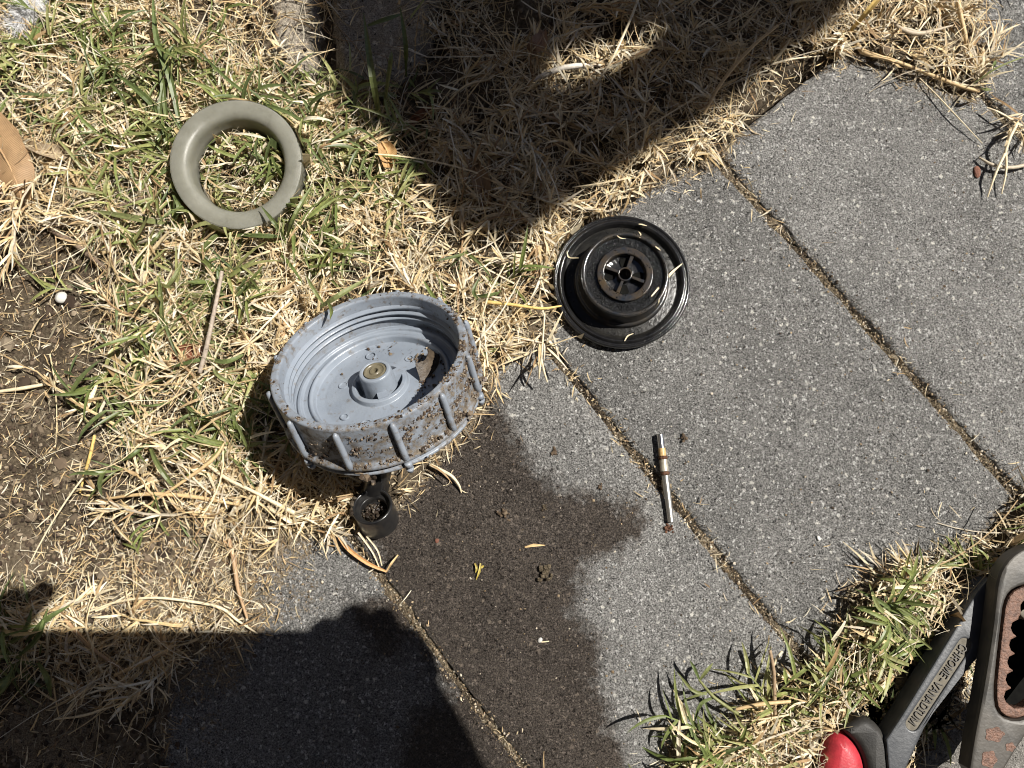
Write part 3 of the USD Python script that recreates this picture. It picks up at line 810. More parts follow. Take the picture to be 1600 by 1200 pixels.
M_cap = dirty_plastic('blue_grey_plastic', (.193, .221, .262), (.228, .257, .299), .32, .74, .98)
M_cap_dirty = dirty_plastic('muddy_blue_grey_plastic', (.188, .213, .250), (.222, .247, .285), .40, .69, .90)
M_olive = plain('olive_bushing', (.105, .090, .058), (.18, .158, .105), 250, .34)
M_shade = plain('painted_shade_black', (.004, .004, .004), (.008, .008, .007), 200, .9, spec=.05)  # black standing in for shade in the disc recess and jaw slot
M_hole = plain('black_hole', (.006, .006, .006), (.012, .011, .010), 200, .5)

R = CAP_R
cap = thing('threaded_cap', 'large blue grey plastic threaded cap with mud on its ribbed rim, tilted up', 'cap', CAP_C, CAP_ROT)
zf = -.0255                       # floor
zb = -.0375                       # underside
wall = [(R - .0050, -.0008), (R - .0042, 0), (R - .0008, 0), (R, -.0008), (R + .0002, -.026), (R + .0006, -.0272), (R + .0030, -.0282), (R + .0034, -.0295), (R + .0030, -.0308), (R + .0004, -.0312), (R - .0006, -.0335), (R + .0018, -.0345), (R + .0018, -.0362), (R - .003, -.0372), (R * .8, zb), (.012, zb), (.012, zb + .002), (R * .68, zb + .002), (R * .70, -.0262)]
wv, wf = (lathe(rounded([(R - .0060, -.0242)] + [(R - .0052, -.0075), (R - .0050, -.0008)] + wall[1:14] + [(R * .5, zb), (.004, zb), (.004, zb + .0016)], .0008, 3), 144))
wmesh = trimesh.graph.smooth_shade(trimesh.Trimesh(wv, wf, process=True), angle=math.radians(38), facet_minarea=None)
wv = np.array(wmesh.vertices); wa = np.arctan2(wv[:, 1], wv[:, 0]); wr_ = np.hypot(wv[:, 0], wv[:, 1])
muck = .10 * np.exp(-((wa + .35) / .75) ** 2) * (wr_ > R - .001) + .06 * np.exp(-((wa + 1.6) / .6) ** 2) * (wr_ > R - .001) + .11 * np.exp(-((wv[:, 2] + .0275) / .003) ** 2) * (wr_ > R) + .035 * (wv[:, 2] > -.001)
obj(cap, 'wall', wmesh, M_cap_dirty, smooth=True, color=np.stack([muck, 0 * muck, 0 * muck], 1))
# three thread ridges, a helix inside the wall
hv, hf, n0 = [], [], 0
na = 300
tt = np.linspace(0, 3.05, na)
cs = np.array([(.0002, .00155), (-.0021, .00055), (-.0021, -.00055), (.0002, -.00155)])
for k, t in enumerate(tt):
    an = t * 2 * math.pi + .9
    zt = -.0085 - t * .0040
    fade = min(1, t / .12, (3.05 - t) / .12)
    rr = R - .0053
    hv.append([((rr + c[0] * max(fade, .02)) * math.cos(an), (rr + c[0] * max(fade, .02)) * math.sin(an), zt + c[1]) for c in cs])
hv = np.array(hv).reshape(-1, 3)
b = (np.arange(na - 1) * 4)[:, None] + np.arange(3)[None]
hf = np.stack([b, b + 1, b + 5, b + 4], -1).reshape(-1, 4)
obj(cap, 'thread', (hv, hf), M_cap, smooth=40)
Rf = R * .70
obj(cap, 'floor', lathe(rounded([(R - .0058, -.0235), (R - .0075, -.0238), (R - .0082, -.0222), (R - .0102, -.0222), (R - .0110, -.0240), (Rf + .0030, -.0240), (Rf + .0022, -.0222), (Rf + .0010, -.0220), (Rf, -.0228), (Rf - .0008, zf - .0012), (Rf - .006, zf - .0016), (.0175, zf - .0002), (.0168, zf + .0030), (.0142, zf + .0034), (.0136, zf + .0006), (.0132, zf - .006), (.0085, zf - .006)], .0006, 3), 144), M_cap, smooth=42)
hub = obj(cap, 'hub', lathe(rounded([(.0106, zf - .006), (.0100, zf + .006), (.0096, zf + .0118), (.0090, zf + .0128), (.0072, zf + .0128), (.0070, zf + .0120), (.0069, zf + .006)], .0005, 3), 64), M_cap, smooth=42)
obj(hub, 'bushing', lathe(rounded([(.0069, zf + .0100), (.0066, zf + .0128), (.0054, zf + .0128), (.0051, zf + .0122), (.0034, zf + .0120), (.0029, zf + .0128), (.0020, zf + .0128), (.0017, zf + .010), (.0016, zf + .004)], .0003, 2), 48), M_olive, smooth=42)
obj(hub, 'bore', lathe([(.0017, zf + .0045), (.0001, zf + .0045)], 24), M_hole)
# three webs bridging hub and collar
for k, an in enumerate((-1.25, .55, 2.75)):
    bx = trimesh.creation.box([.0070, .0062, .0085])
    bx = bx.subdivide()
    bx.apply_translation([.0115, 0, zf - .0002])
    bx.apply_transform(trimesh.transformations.rotation_matrix(an, [0, 0, 1]))
    obj(cap, 'web', bx, M_cap, smooth=30)
# moulded ring marks on the floor
for px_, py_, r_ in ((.42, 2.95, .0026), (.50, 4.0, .0022), (.52, 4.55, .0032), (.46, .95, .0024), (.52, 1.9, .003)):
    q = lathe([(r_ - .0004, -.0004), (r_ - .0003, .0005), (r_ + .0003, .0005), (r_ + .0004, -.0004)], 28)
    obj(cap, 'moulded_mark', (q[0] + [R * px_ * math.cos(py_), R * px_ * math.sin(py_), zf + .0001 - .0008], q[1]), M_cap, smooth=50)
# grip ribs round the outside
NR = 12
for k in range(NR):
    an = math.radians(-70) + k * 2 * math.pi / NR
    e = np.array([math.cos(an), math.sin(an), 0])
    up1 = tube(spline([e * (R + .0006) + [0, 0, -.0018], e * (R + .0016) + [0, 0, -.0032], e * (R + .0019) + [0, 0, -.016], e * (R + .0022) + [0, 0, -.0285]], 3), [.0008, .0017, .0019, .0019, .0020], 10)
    rb = obj(cap, 'grip_rib', up1, M_cap_dirty, smooth=True)
    if k % 2 == 0:
        lo = tube(spline([e * (R + .0022) + [0, 0, -.0318], e * (R + .0024) + [0, 0, -.0365], e * (R + .0016) + [0, 0, -.0400]], 3), [.0022, .0023, .0016], 10)
        obj(rb, 'lower_lug', lo, M_cap_dirty, smooth=True)
# mud: crumbs on the rim, the outside and the floor
rm = np.random.default_rng(23)


def cap_angle(px, py):
    L = (P(px, py, CAP_C[2]) - CAP_C) @ CAP_ROT
    return math.atan2(L[1], L[0])


pos, rad = [], []
for cnt, am, sd, kind in ((2600, -.9, .8, 'wall'), (4200, -.22, .42, 'wall'), (1500, -.1, .5, 'rim'), (900, -1.7, .9, 'rim'), (450, 2.4, .9, 'rim'), (1100, .25, .38, 'floor'), (500, .6, .7, 'floor'), (2800, -.75, .8, 'ledge'), (350, 1.3, .8, 'inner')):
    an = rm.normal(am, sd, cnt)
    if kind == 'wall':
        z = -.003 - .027 * rm.random(cnt) ** .8; rr = R + .0004 + 0 * z
    elif kind == 'rim':
        z = rm.uniform(-.0003, .0002, cnt); rr = R - rm.uniform(.0002, .0045, cnt)
    elif kind == 'floor':
        rr = Rf * np.sqrt(rm.uniform(.35, .98, cnt)); z = zf - .0006 + 0 * rr
    elif kind == 'ledge':
        rr = R + rm.uniform(.0002, .003, cnt); z = -.0278 + rm.uniform(-.001, .0012, cnt)
    else:
        rr = R - .0056 + 0 * an; z = -rm.uniform(.004, .02, cnt)
    q = np.stack([rr * np.cos(an), rr * np.sin(an), z], 1)
    k = meshkit.fbm(q * 260, 3, 8) + rm.normal(0, .035, cnt) > (.54 if kind != 'inner' else .58)       # mud sticks in patches
    q = q[k]
    pos.append(q); rad.append(.00016 + .00085 * rm.random(len(q)) ** 5)
# a few clods
for an, z, r_, c_ in ((-1.66, -.036, .0036, 7), (-1.60, -.039, .0030, 6), (-.25, -.018, .0022, 8), (-.12, -.024, .0026, 9), (.1, -.012, .0020, 7), (-.5, -.028, .0022, 7), (-.05, -.030, .0028, 9), (.02, -.020, .0026, 8), (-.9, -.0285, .0018, 6), (-1.05, -.0285, .0016, 5)):
    pos.append(np.array([[(R + .0010) * math.cos(an), (R + .0010) * math.sin(an), z]]) + rm.normal(0, .0020, (c_, 3))); rad.append(r_ * rm.uniform(.3, .75, c_))
v, f, c = crumbs(rm, np.vstack(pos), np.concatenate(rad), 1., SOILT * .75)
M_mud = mat('wet_mud', {'a': ('attribute', {'attribute': 'tint'}), 'p': ('principled_bsdf', {'roughness': .45, 'specular_ior_level': .4})}, [('a.color', 'p.base_color')])
obj(cap, 'mud_crumbs', (v, f), M_mud, color=c, kind='stuff')

# a brown dirt flake leaning inside the cap
M_flake = plain('brown_flake', (.020, .014, .009), (.085, .062, .04), 260, .55, bd=.001)
fl_c = CAP_ROT @ np.array([Rf * .80 * math.cos(.30), Rf * .80 * math.sin(.30), zf + .004]) + CAP_C
flk = thing('dirt_flake', 'curled brown flake of dirt standing inside the tilted grey cap', 'dirt', fl_c, CAP_ROT)
A, B = np.meshgrid(np.linspace(-1, 1, 12), np.linspace(-1, 1, 8), indexing='ij')
q = np.stack([A * .0095 * (1 - .25 * B), .0035 * A * A + .002 * B, .0042 * B + 0 * A], -1).reshape(-1, 3)
q += (meshkit.fbm(q * 400, 3, 4)[:, None] - .5) * .0018
q = q @ trimesh.transformations.rotation_matrix(1.15, [0, 0, 1])[:3, :3].T
ii, jj = np.meshgrid(np.arange(11), np.arange(7), indexing='ij'); a_ = (ii * 8 + jj).ravel()
ff = np.stack([a_, a_ + 8, a_ + 9, a_ + 1], 1)
obj(flk, 'flake_body', join([(q, ff), (q + [.0004, .0006, 0], ff[:, ::-1])]), M_flake, smooth=True)

# ------------------------------------------------------------------ black plastic tube under the cap
M_black = plain('black_plastic', (.008, .008, .009), (.020, .019, .018), 160, .28, bump=.25, bscale=500)
ax = np.array([-.10, .50, .86]); ax /= np.linalg.norm(ax)
bx_ = np.array([1., 0, 0]) - ax * ax[0]; bx_ /= np.linalg.norm(bx_)
ST_ROT = np.stack([bx_, np.cross(ax, bx_), ax], 1)
ST_C = P(581, 790, .017)
def st_world(m_):
    v_, f_ = vf(m_)
    return v_ @ ST_ROT.T + ST_C, f_


ro, ri = .0128, .0108
stub = obj(cap, 'outlet_spout', st_world(lathe(rounded([(ri, -.019), (ri, -.0008), (ri + .0005, 0), (ro - .0005, 0), (ro, -.0008), (ro, -.0195), (ri, -.0195), (ri, -.019)], .0004, 2), 56)), M_black, smooth=45, world_space=True)
obj(stub, 'inner_rim', st_world(lathe(rounded([(ri, -.004), (ri - .0022, -.0045), (ri - .0026, -.006), (ri - .002, -.012), (ri, -.0125)], .0003, 2), 56)), M_black, smooth=45, world_space=True)
obj(stub, 'neck', tube(spline([CAP_C + CAP_ROT @ np.array([-.006, -.012, -.036]), CAP_C + CAP_ROT @ np.array([-.004, -.018, -.046]), ST_C + ST_ROT @ np.array([-.003, .016, -.012]), ST_C + ST_ROT @ np.array([-.001, .008, -.017])], 5), [.011, .010, .009, .008], 20), M_black, smooth=True, world_space=True)
n = 150
an = rm.uniform(0, 2 * math.pi, n); r_ = ri * .8 * np.sqrt(rm.random(n))
pos = np.stack([r_ * np.cos(an), r_ * np.sin(an), -.012 + rm.random(n) * .004], 1)
an2 = rm.uniform(1.2, 3.6, 50)
pos = np.vstack([pos, np.stack([ro * np.cos(an2), ro * np.sin(an2), rm.uniform(-.004, .001, 50)], 1)])
v, f, c = crumbs(rm, pos, .0004 + .0012 * rm.random(len(pos)) ** 3, 1., SOILT * .28)
obj(stub, 'dirt_fill', st_world((v, f)), M_mud, world_space=True, color=c, kind='stuff')

# ------------------------------------------------------------------ black diaphragm disc
M_disc = plain('wet_black_rubber', (.005, .005, .006), (.016, .0155, .015), 160, .15, bump=.5, bscale=520, bd=.0006, coat=.5)
M_tray = plain('filmed_black_rubber', (.005, .005, .005), (.017, .016, .014), 110, .30, bump=.5, bscale=420, bd=.0006, spec=.2)
M_sheen = plain('oily_painted_sheen', (.008, .012, .018), (.044, .036, .026), 130, .20, bump=.25, bscale=700, coat=.1)  # bluish reflection painted into the base colour, with brown grime
M_plate = plain('rust_stained_plate', (.010, .015, .023), (.046, .032, .017), 130, .18, bump=.35, bscale=600, coat=0., spec=.4)
M_wetgrit = plain('wet_black_grit', (.004, .004, .004), (.022, .022, .022), 700, .10, bump=.3)
D = DISC_R
disc = thing('diaphragm_disc', 'wet black rubber diaphragm disc with raised round hub lying on the paver', 'disc', DISC_C)
obj(disc, 'rim', lathe(rounded([(D - .0075, .0015), (D - .0060, .0048), (D - .0046, .0060), (D - .0036, .0056), (D - .0030, .0044), (D - .0022, .0040), (D - .0012, .0050), (D - .0002, .0046), (D + .0003, .0034), (D, .0022), (D - .0014, .0014), (D + .0001, .0008), (D - .0008, 0), (D - .0075, 0), (D - .0075, .0015)], .0004, 2), 128), M_disc, smooth=40)
obj(disc, 'tray', lathe(spline([(D - .0073, .0016), (D - .009, .0008), (.037, .0012), (.031, .0018), (.0295, .0026)], 3), 128), M_tray, smooth=True)
hz = .0205
hb = obj(disc, 'hub_wall', lathe(rounded([(.0318, .0018), (.0312, .0052), (.0304, .0058), (.0292, .0060), (.0288, .0085), (.0284, hz - .002), (.0278, hz), (.0262, hz), (.0256, hz - .0010), (.0250, hz - .0032)], .0007, 3), 112), M_sheen, smooth=42)
obj(disc, 'seal_annulus', lathe([(.0253, hz - .0030), (.0215, hz - .0034), (.0180, hz - .0032)], 96), M_wetgrit, smooth=True)
n = 1500
an = rm.uniform(0, 2 * math.pi, n); r_ = np.sqrt(rm.uniform(.0185 ** 2, .0253 ** 2, n))
gp = [np.stack([r_ * np.cos(an), r_ * np.sin(an), hz - .0031 + 0 * an], 1)]; gr_ = [.00025 + .0005 * rm.random(n) ** 2]
n = 900                                            # wet grime on the tray, the hub shoulder and the plate
an = rm.uniform(0, 2 * math.pi, n); r_ = np.sqrt(rm.uniform(.030 ** 2, (D - .0085) ** 2, n)); q = np.stack([r_ * np.cos(an), r_ * np.sin(an), .0012 + 0 * an], 1)
q = q[meshkit.fbm(q * 120, 3, 3) > .52]; gp.append(q); gr_.append(.0002 + .0006 * rm.random(len(q)) ** 4)
n = 260
an = rm.uniform(0, 2 * math.pi, n); r_ = rm.uniform(.0256, .0286, n); gp.append(np.stack([r_ * np.cos(an), r_ * np.sin(an), hz + 0 * an], 1)); gr_.append(.00015 + .0004 * rm.random(n) ** 3)
n = 160
an = rm.uniform(0, 2 * math.pi, n); r_ = rm.uniform(.0125, .0180, n); gp.append(np.stack([r_ * np.cos(an), r_ * np.sin(an), hz + 0 * an], 1)); gr_.append(.00015 + .0004 * rm.random(n) ** 3)
v, f, c = crumbs(rm, np.vstack(gp), np.concatenate(gr_), 1.)
obj(disc, 'grit_grains', (v, f), M_wetgrit, smooth=True, kind='stuff')
zp = hz - .0006
plate = obj(disc, 'top_plate', lathe(rounded([(.0182, hz - .0034), (.0182, zp), (.0178, zp + .0005), (.0140, zp + .0005), (.0135, zp), (.0130, zp - .0052)], .0004, 2), 96), M_plate, smooth=42)
obj(plate, 'recess_floor', lathe(spline([(.0132, zp - .0050), (.010, zp - .0056), (.0046, zp - .0054)], 3), 64), M_disc, smooth=True)
obj(plate, 'centre_tube', lathe(rounded([(.0050, zp - .005), (.0047, zp - .0004), (.0044, zp), (.0038, zp), (.0035, zp - .0005), (.0034, zp - .016)], .0003, 2), 48), M_plate, smooth=42)
obj(plate, 'bore', lathe([(.0035, zp - .012), (.0001, zp - .012)], 24), M_hole)
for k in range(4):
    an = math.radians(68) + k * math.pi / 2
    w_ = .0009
    poly = np.array([(.0043, -w_), (.0132, -w_ * 1.4), (.0132, w_ * 1.4), (.0043, w_)])
    v, f = bevel_prism(poly, [], zp - .0052, zp - .0006, .0004)
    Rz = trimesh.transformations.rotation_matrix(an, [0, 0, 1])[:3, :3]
    obj(plate, 'web', (v @ Rz.T, f), M_plate)
    poly = np.array([(.0050, w_ + .0002), (.0128, w_ * 1.5 + .0002), (.0112, .0066), (.0084, .0066), (.0052, .0040)])  # dark wedge painted where web and tube throw their shadow
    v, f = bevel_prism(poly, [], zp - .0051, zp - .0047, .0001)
    obj(plate, 'shade_patch', (v @ Rz.T, f), M_shade)


def ribbon(pts, widths, n=5, up=(0, 0, 1), fold=.25, thick=.00025):
    """A thin leaf or straw with real thickness along a path."""
    p = spline(pts, n)
    w = np.interp(np.linspace(0, 1, len(p)), np.linspace(0, 1, len(widths)), widths)
    d = np.gradient(p, axis=0); d /= np.linalg.norm(d, axis=1, keepdims=True)
    s = np.cross(d, np.asarray(up, float)); s /= np.maximum(np.linalg.norm(s, axis=1, keepdims=True), 1e-9)
    u = np.cross(s, d)
    rows = [p - s * w[:, None] / 2 + u * w[:, None] * fold, p, p + s * w[:, None] / 2 + u * w[:, None] * fold]
    top = np.stack(rows, 1); bot = top - u[:, None] * thick
    v = np.vstack([top.reshape(-1, 3), bot.reshape(-1, 3)])
    m, N = len(p), 3 * len(p)
    b = (np.arange(m - 1) * 3)[:, None] + np.arange(2)[None]
    f = np.stack([b, b + 1, b + 4, b + 3], -1).reshape(-1, 4)
    f2 = f[:, ::-1] + N
    e = []
    for i_ in range(m - 1):
        for side_ in (0, 2):
            a0, a1 = i_ * 3 + side_, (i_ + 1) * 3 + side_
            e.append([a0, a1, a1 + N, a0 + N])
    e += [[0, 1, 1 + N, N], [1, 2, 2 + N, 1 + N], [3 * m - 3, 3 * m - 2, 3 * m - 2 + N, 3 * m - 3 + N], [3 * m - 2, 3 * m - 1, 3 * m - 1 + N, 3 * m - 2 + N]]
    return v, np.vstack([f, f2, np.array(e)])


def zg(px, py):
    q = P(px, py); return float(ground_z([q[0]], [q[1]])[0])


def path3(pts):
    """Pixel paths (px, py, height above what lies there) to world points."""
    out = []
    for a_, b_, h_ in pts:
        out.append(P(a_, b_, max(zg(a_, b_), -.004) + h_))
    return np.array(out)


MATC = {}


def tinted(c, name, rough=.6):
    if name not in MATC:
        MATC[name] = plain(name, tuple(.8 * x for x in c), tuple(min(1.15 * x, .9) for x in c), 420, rough, bump=.35)
    return MATC[name]


C_PALE = lambda: tinted((.66, .56, .38), 'pale_straw')
C_TAN = lambda: tinted((.52, .37, .19), 'tan_straw')
C_GOLD = lambda: tinted((.62, .44, .15), 'golden_straw')
C_ORANGE = lambda: tinted((.50, .27, .11), 'orange_straw')
C_BROWN = lambda: tinted((.26, .15, .075), 'brown_leaf')


def item(name, label, cat, meshes, mats, group=None, smooth=True):
    """A small thing of one or more parts given in world space: meshes = [(part name, mesh)]."""
    v = np.vstack([vf(mm)[0] for _, mm in meshes])
    loc = v.mean(0); loc[2] = v[:, 2].min()
    t = thing(name, label, cat, loc, group=group)
    for (pn, mm), mt in zip(meshes, mats):
        obj(t, pn, mm, mt, smooth=smooth, world_space=True)
    return t


def stalk(name, label, cat, paths, material, n=7):
    ms, mt = [], []
    for pn, pts, rads in paths:
        ms.append((pn, tube(spline(path3(pts), 5), [r * .001 for r in rads], n)))
        mt.append(material)
    return item(name, label, cat, ms, mt)


# straw bits on the disc
bits = [((1018, 463), (1048, 428), (1066, 412), 1.7, 'pale split straw lying across the right rim of the black disc'),
        ((886, 392), (889, 402), (904, 403), 1.0, 'curled straw bit on the left of the black disc tray'),
        ((976, 533), (981, 525), (990, 521), 1.0, 'pale hooked straw bit on the lower rim of the black disc'),
        ((1000, 371), (1001, 366), (998, 362), .9, 'tiny straw bit at the top of the black disc hub'),
        ((964, 368), (970, 372), (978, 373), .7, 'thin tan straw bit beside the plate on the black disc'),
        ((1024, 482), (1029, 474), (1030, 466), .7, 'thin straw bit on the right side of the black disc hub wall'),
        ((1024, 385), (1028, 388), (1032, 391), 1.0, 'short pale straw bit at the upper right of the disc hub'),
        ((998, 350), (1004, 351), (1011, 353), .9, 'short straw bit on the upper rim of the black disc')]
for a_, b_, c_, w_, lab in bits:
    pp = []
    for px_, py_ in (a_, b_, c_):
        q = P(px_, py_, .006); rr = math.hypot(q[0] - DISC_C[0], q[1] - DISC_C[1])
        q2 = P(px_, py_, hz); r2 = math.hypot(q2[0] - DISC_C[0], q2[1] - DISC_C[1])
        h_ = (hz + .0022) if r2 < .029 else (.0085 if rr > .034 else .012)
        pp.append(P(px_, py_, h_))
    item('straw_bit', lab, 'straw', [('straw_piece', ribbon(pp, [w_ * .0005, w_ * .001, w_ * .0003], 4))], [C_PALE()], smooth=False)

# ------------------------------------------------------------------ steel pin
M_steel = plain('bright_steel', (.50, .50, .49), (.62, .61, .59), 260, .22, 1.0, bump=.1)
M_steel_dull = plain('dull_steel', (.38, .375, .34), (.52, .50, .46), 320, .36, .9, bump=.2)
M_cream = plain('greasy_sleeve', (.28, .24, .17), (.50, .47, .40), 420, .4, .3)
M_grease = plain('tan_grease', (.36, .22, .08), (.52, .36, .16), 500, .45)
M_rust = plain('rust', (.040, .016, .009), (.13, .055, .024), 700, .8, bump=.8, bd=.0008)
pa, pb = P(1031, 678, .0026), P(1048.5, 816, .0026)
pl_ = np.linalg.norm(pb - pa); pd = (pb - pa) / pl_
ps = np.cross([0, 0, 1], pd); PIN_ROT = np.stack([ps, np.cross(pd, ps), pd], 1)
pin = thing('steel_pin', 'short stepped steel pin with two rusty collars lying on the paver joint', 'pin', pa, PIN_ROT)


def cyl(r0, r1, s0, s1, ch=.0003):
    return lathe([(0.00005, s0 * pl_), (r0 - ch, s0 * pl_), (r0, s0 * pl_ + ch), (r1, s1 * pl_ - ch), (r1 - ch, s1 * pl_), (.00005, s1 * pl_)], 28)


obj(pin, 'bright_end', cyl(.0022, .0022, 0, .17), M_steel, smooth=40)
obj(pin, 'grease_band', cyl(.0023, .00235, .16, .255), M_grease, smooth=40)
obj(pin, 'sleeve', cyl(.0025, .0026, .29, .43), M_cream, smooth=40)
obj(pin, 'shaft', cyl(.0023, .00205, .47, 1.0), M_steel_dull, smooth=40)
for s0, s1, r_ in ((.25, .295, .0029), (.425, .475, .0028)):
    v, f = lathe([(.001, s0 * pl_), (r_, s0 * pl_ + .0004), (r_ * 1.04, (s0 + s1) / 2 * pl_), (r_ * .97, s1 * pl_ - .0004), (.001, s1 * pl_)], 32)
    v = v + (meshkit.fbm(v * 900, 3, int(s0 * 100))[:, None] - .5) * .0012
    obj(pin, 'rusty_collar', (v, f), M_rust, smooth=True)
for px_, py_, r_, lab, mt in ((1046, 825, .0022, 'rusty brown crumb at the lower tip of the steel pin', M_rust), (1069, 686, .0020, 'dark brown crumb on the paver right of the steel pin', M_crumb),
                              (785, 801, .0030, 'brown earth crumb on the wet paver below the cap', M_crumb), (850, 893, .0036, 'flat sandy crumb on the wet paver near its edge', M_sand),
                              (866, 706, .0018, 'small dark crumb on the dry paver right of the cap', M_crumb), (1384, 272, .0001, '', None), (938, 760, .0016, 'dark crumb at the edge of the wet stain by the joint', M_crumb),
                              (1400, 118, .0022, 'dark round crumb on the paver below the dry stem', M_crumb), (850, 792, .0014, 'small tan crumb on the upper part of the wet stain', M_sand)):
    if mt is None:
        continue
    c = P(px_, py_, 0)
    rc = np.random.default_rng(int(px_))
    nc = 16
    off = rc.normal(0, r_ * .55, (nc, 3)) * [1, 1, .35]
    v_, f_, _ = crumbs(rc, off + [c[0], c[1], r_ * .30], r_ * rc.uniform(.2, .62, nc), .8)
    item('earth_crumb', lab, 'crumb', [('crumb_body', (v_, f_))], [mt], smooth=False)

# ------------------------------------------------------------------ pliers, lower right
def crop(pts):          # outlines measured on an enlarged view
    return [(1280 + a_ / 3.159, 820 + b_ / 3.159) for a_, b_ in pts]


M_tool = plain('grey_tool_steel', (.028, .031, .037), (.058, .061, .066), 90, .46, .1, bump=.35, bscale=500)
M_tool_brown = plain('worn_tool_steel', (.024, .022, .019), (.062, .054, .044), 75, .50, .1, bump=.35, bscale=420)
M_toolrust = plain('rusty_steel', (.060, .030, .020), (.185, .098, .066), 420, .6, .2, bump=.8, bd=.0007)
M_dust = plain('dusty_metal', (.085, .075, .056), (.165, .148, .115), 300, .8, bump=.6)
M_red = plain('red_grip', (.27, .020, .028), (.46, .034, .048), 160, .45, bump=.4)
M_sleeve = plain('black_sleeve', (.012, .0115, .011), (.034, .032, .029), 120, .55, bump=.4, spec=.3)

zt = .019
h_top = crop([(838, 262), (780, 330), (712, 440), (693, 480), (410, 940), (330, 1060), (345, 1230), (420, 1230), (520, 1010), (645, 808), (795, 650), (806, 520), (842, 300)])
hp = Pv(h_top, zt)
hl = P(*crop([(838, 262)])[0], 0)
pl = thing('slip_joint_pliers', 'worn grey slip joint pliers with a red grip lying on the grass', 'pliers', (*P(1500, 1100, 0)[:2], 0))
# channel for the lettering
c0, c1 = P(*crop([(722, 592)])[0], zt)[:2], P(*crop([(462, 985)])[0], zt)[:2]
dv = (c1 - c0) / np.linalg.norm(c1 - c0); nv_ = np.array([-dv[1], dv[0]]); hw = .0036
aa = np.linspace(0, math.pi, 12)
caps = [c0 + hw * (math.cos(t_ + math.pi / 2) * dv + 0 * nv_) * 0 for t_ in aa]
chan = np.array([c0 + hw * (-math.sin(t_) * dv + math.cos(t_) * nv_) for t_ in aa] + [c1 + hw * (math.sin(t_) * dv - math.cos(t_) * nv_) for t_ in aa])
arm = obj(pl, 'lower_arm', bevel_prism(hp, [chan], .0035, zt, .0014), M_tool, smooth=25, world_space=True)
plate_ = Polygon(chan).buffer(.0006)
obj(arm, 'lettering_channel', bevel_prism(np.array(plate_.exterior.coords)[:-1], [], zt - .004, zt - .0011, .0001), M_dust, world_space=True)
tm = meshkit.text_mesh('CHROME-VANADIUM', .0047, .0009)
tv = np.array(tm.vertices); L_ = tv[:, 0].max()
want = np.linalg.norm(c1 - c0) - .0005
tv[:, 0] *= want / L_
tx = dv; ty = np.array([-dv[1], dv[0]])
org = c0 - ty * .00235 + dv * .0004
tw_ = np.column_stack([org[0] + tv[:, 0] * tx[0] + tv[:, 1] * ty[0], org[1] + tv[:, 0] * tx[1] + tv[:, 1] * ty[1], zt - .0011 + tv[:, 2] * 1.0 - tv[:, 2].min()])
obj(arm, 'lettering', (tw_, np.asarray(tm.faces)), M_tool_brown, world_space=True)
# upper arm with jaw slot
za = .031
up_px = crop([(1250, 66), (1110, 84), (1011, 116), (950, 158), (908, 215), (885, 280), (872, 390), (860, 505), (832, 690), (800, 880), (768, 1040), (734, 1260), (890, 1260), (1011, 1060), (1160, 850), (1330, 640), (1400, 400), (1380, 160)])
up_px = smooth_poly(up_px, 1)
slot_px = smooth_poly(crop([(1080, 285), (1000, 300), (945, 330), (915, 390), (905, 480), (880, 690), (868, 830), (880, 920), (930, 962), (1011, 965), (1120, 900), (1200, 700), (1230, 480), (1190, 330)]), 1)
ua = obj(pl, 'upper_arm', bevel_prism(Pv(up_px, za), [Pv(slot_px, za)], .0195, za, .0022), M_tool_brown, smooth=25, world_space=True)
ins_o = smooth_poly(crop([(1080, 290), (1000, 306), (950, 336), (921, 393), (910, 482), (886, 692), (874, 830), (886, 914), (933, 954), (1011, 957), (1114, 895), (1193, 700), (1222, 480), (1184, 336)]), 1)
teeth = [(1060, 420), (1010, 430), (990, 455)]
for y0 in (470, 555, 640, 725, 810):
    xb = 965 - (y0 - 470) * .10
    teeth += [(xb + 22, y0), (xb - 6, y0 + 14), (xb - 14, y0 + 40), (xb - 4, y0 + 66), (xb + 12, y0 + 78)]
teeth += [(935, 885), (965, 905), (1011, 902), (1070, 860), (1120, 700), (1140, 520), (1110, 440)]
obj(pl, 'jaw_slot_insert', bevel_prism(Pv(ins_o, za - .004), [Pv(crop(teeth), za - .004)], .0195, za - .004, .0012), M_toolrust, smooth=25, world_space=True, label='rusty toothed slot insert')
# pivot stud in the upper end of the slot
pv = P(*crop([(1040, 415)])[0], za - .004)
ps_ = lathe(rounded([(.0001, 0), (.0065, 0), (.0070, -.0010), (.0070, -.012), (.0001, -.012)], .0008, 3), 40)
obj(pl, 'pivot_stud', (ps_[0] + pv, ps_[1]), M_dust, smooth=40, world_space=True)
obj(pl, 'jaw_shade_plate', bevel_prism(Pv(smooth_poly(crop([(1100, 250), (960, 330), (900, 500), (860, 800), (900, 960), (1011, 960), (1300, 700), (1300, 300)]), 1), .006), [], .002, .006, .001), M_shade, smooth=25, world_space=True)  # lower jaw plate painted black for the deep shade below the slot
# rust blotches: raised flaking patches
for cx0, cy0, rx, ry in ((868, 1032, 46, 36), (945, 1098, 24, 22), (842, 1158, 38, 42)):
    aa = np.linspace(0, 2 * math.pi, 22, endpoint=False)
    rr = 1 + .22 * np.sin(aa * 3 + cx0) * np.cos(aa * 2 + cy0) + .10 * np.sin(5 * aa + cx0)
    q = Pv(crop([(cx0 + rx * r_ * math.cos(t_), cy0 + ry * r_ * math.sin(t_)) for t_, r_ in zip(aa, rr)]), za)
    obj(ua, 'rust_patch', bevel_prism(q, [], za - .0004, za + .00022, .00008), M_toolrust, world_space=True)
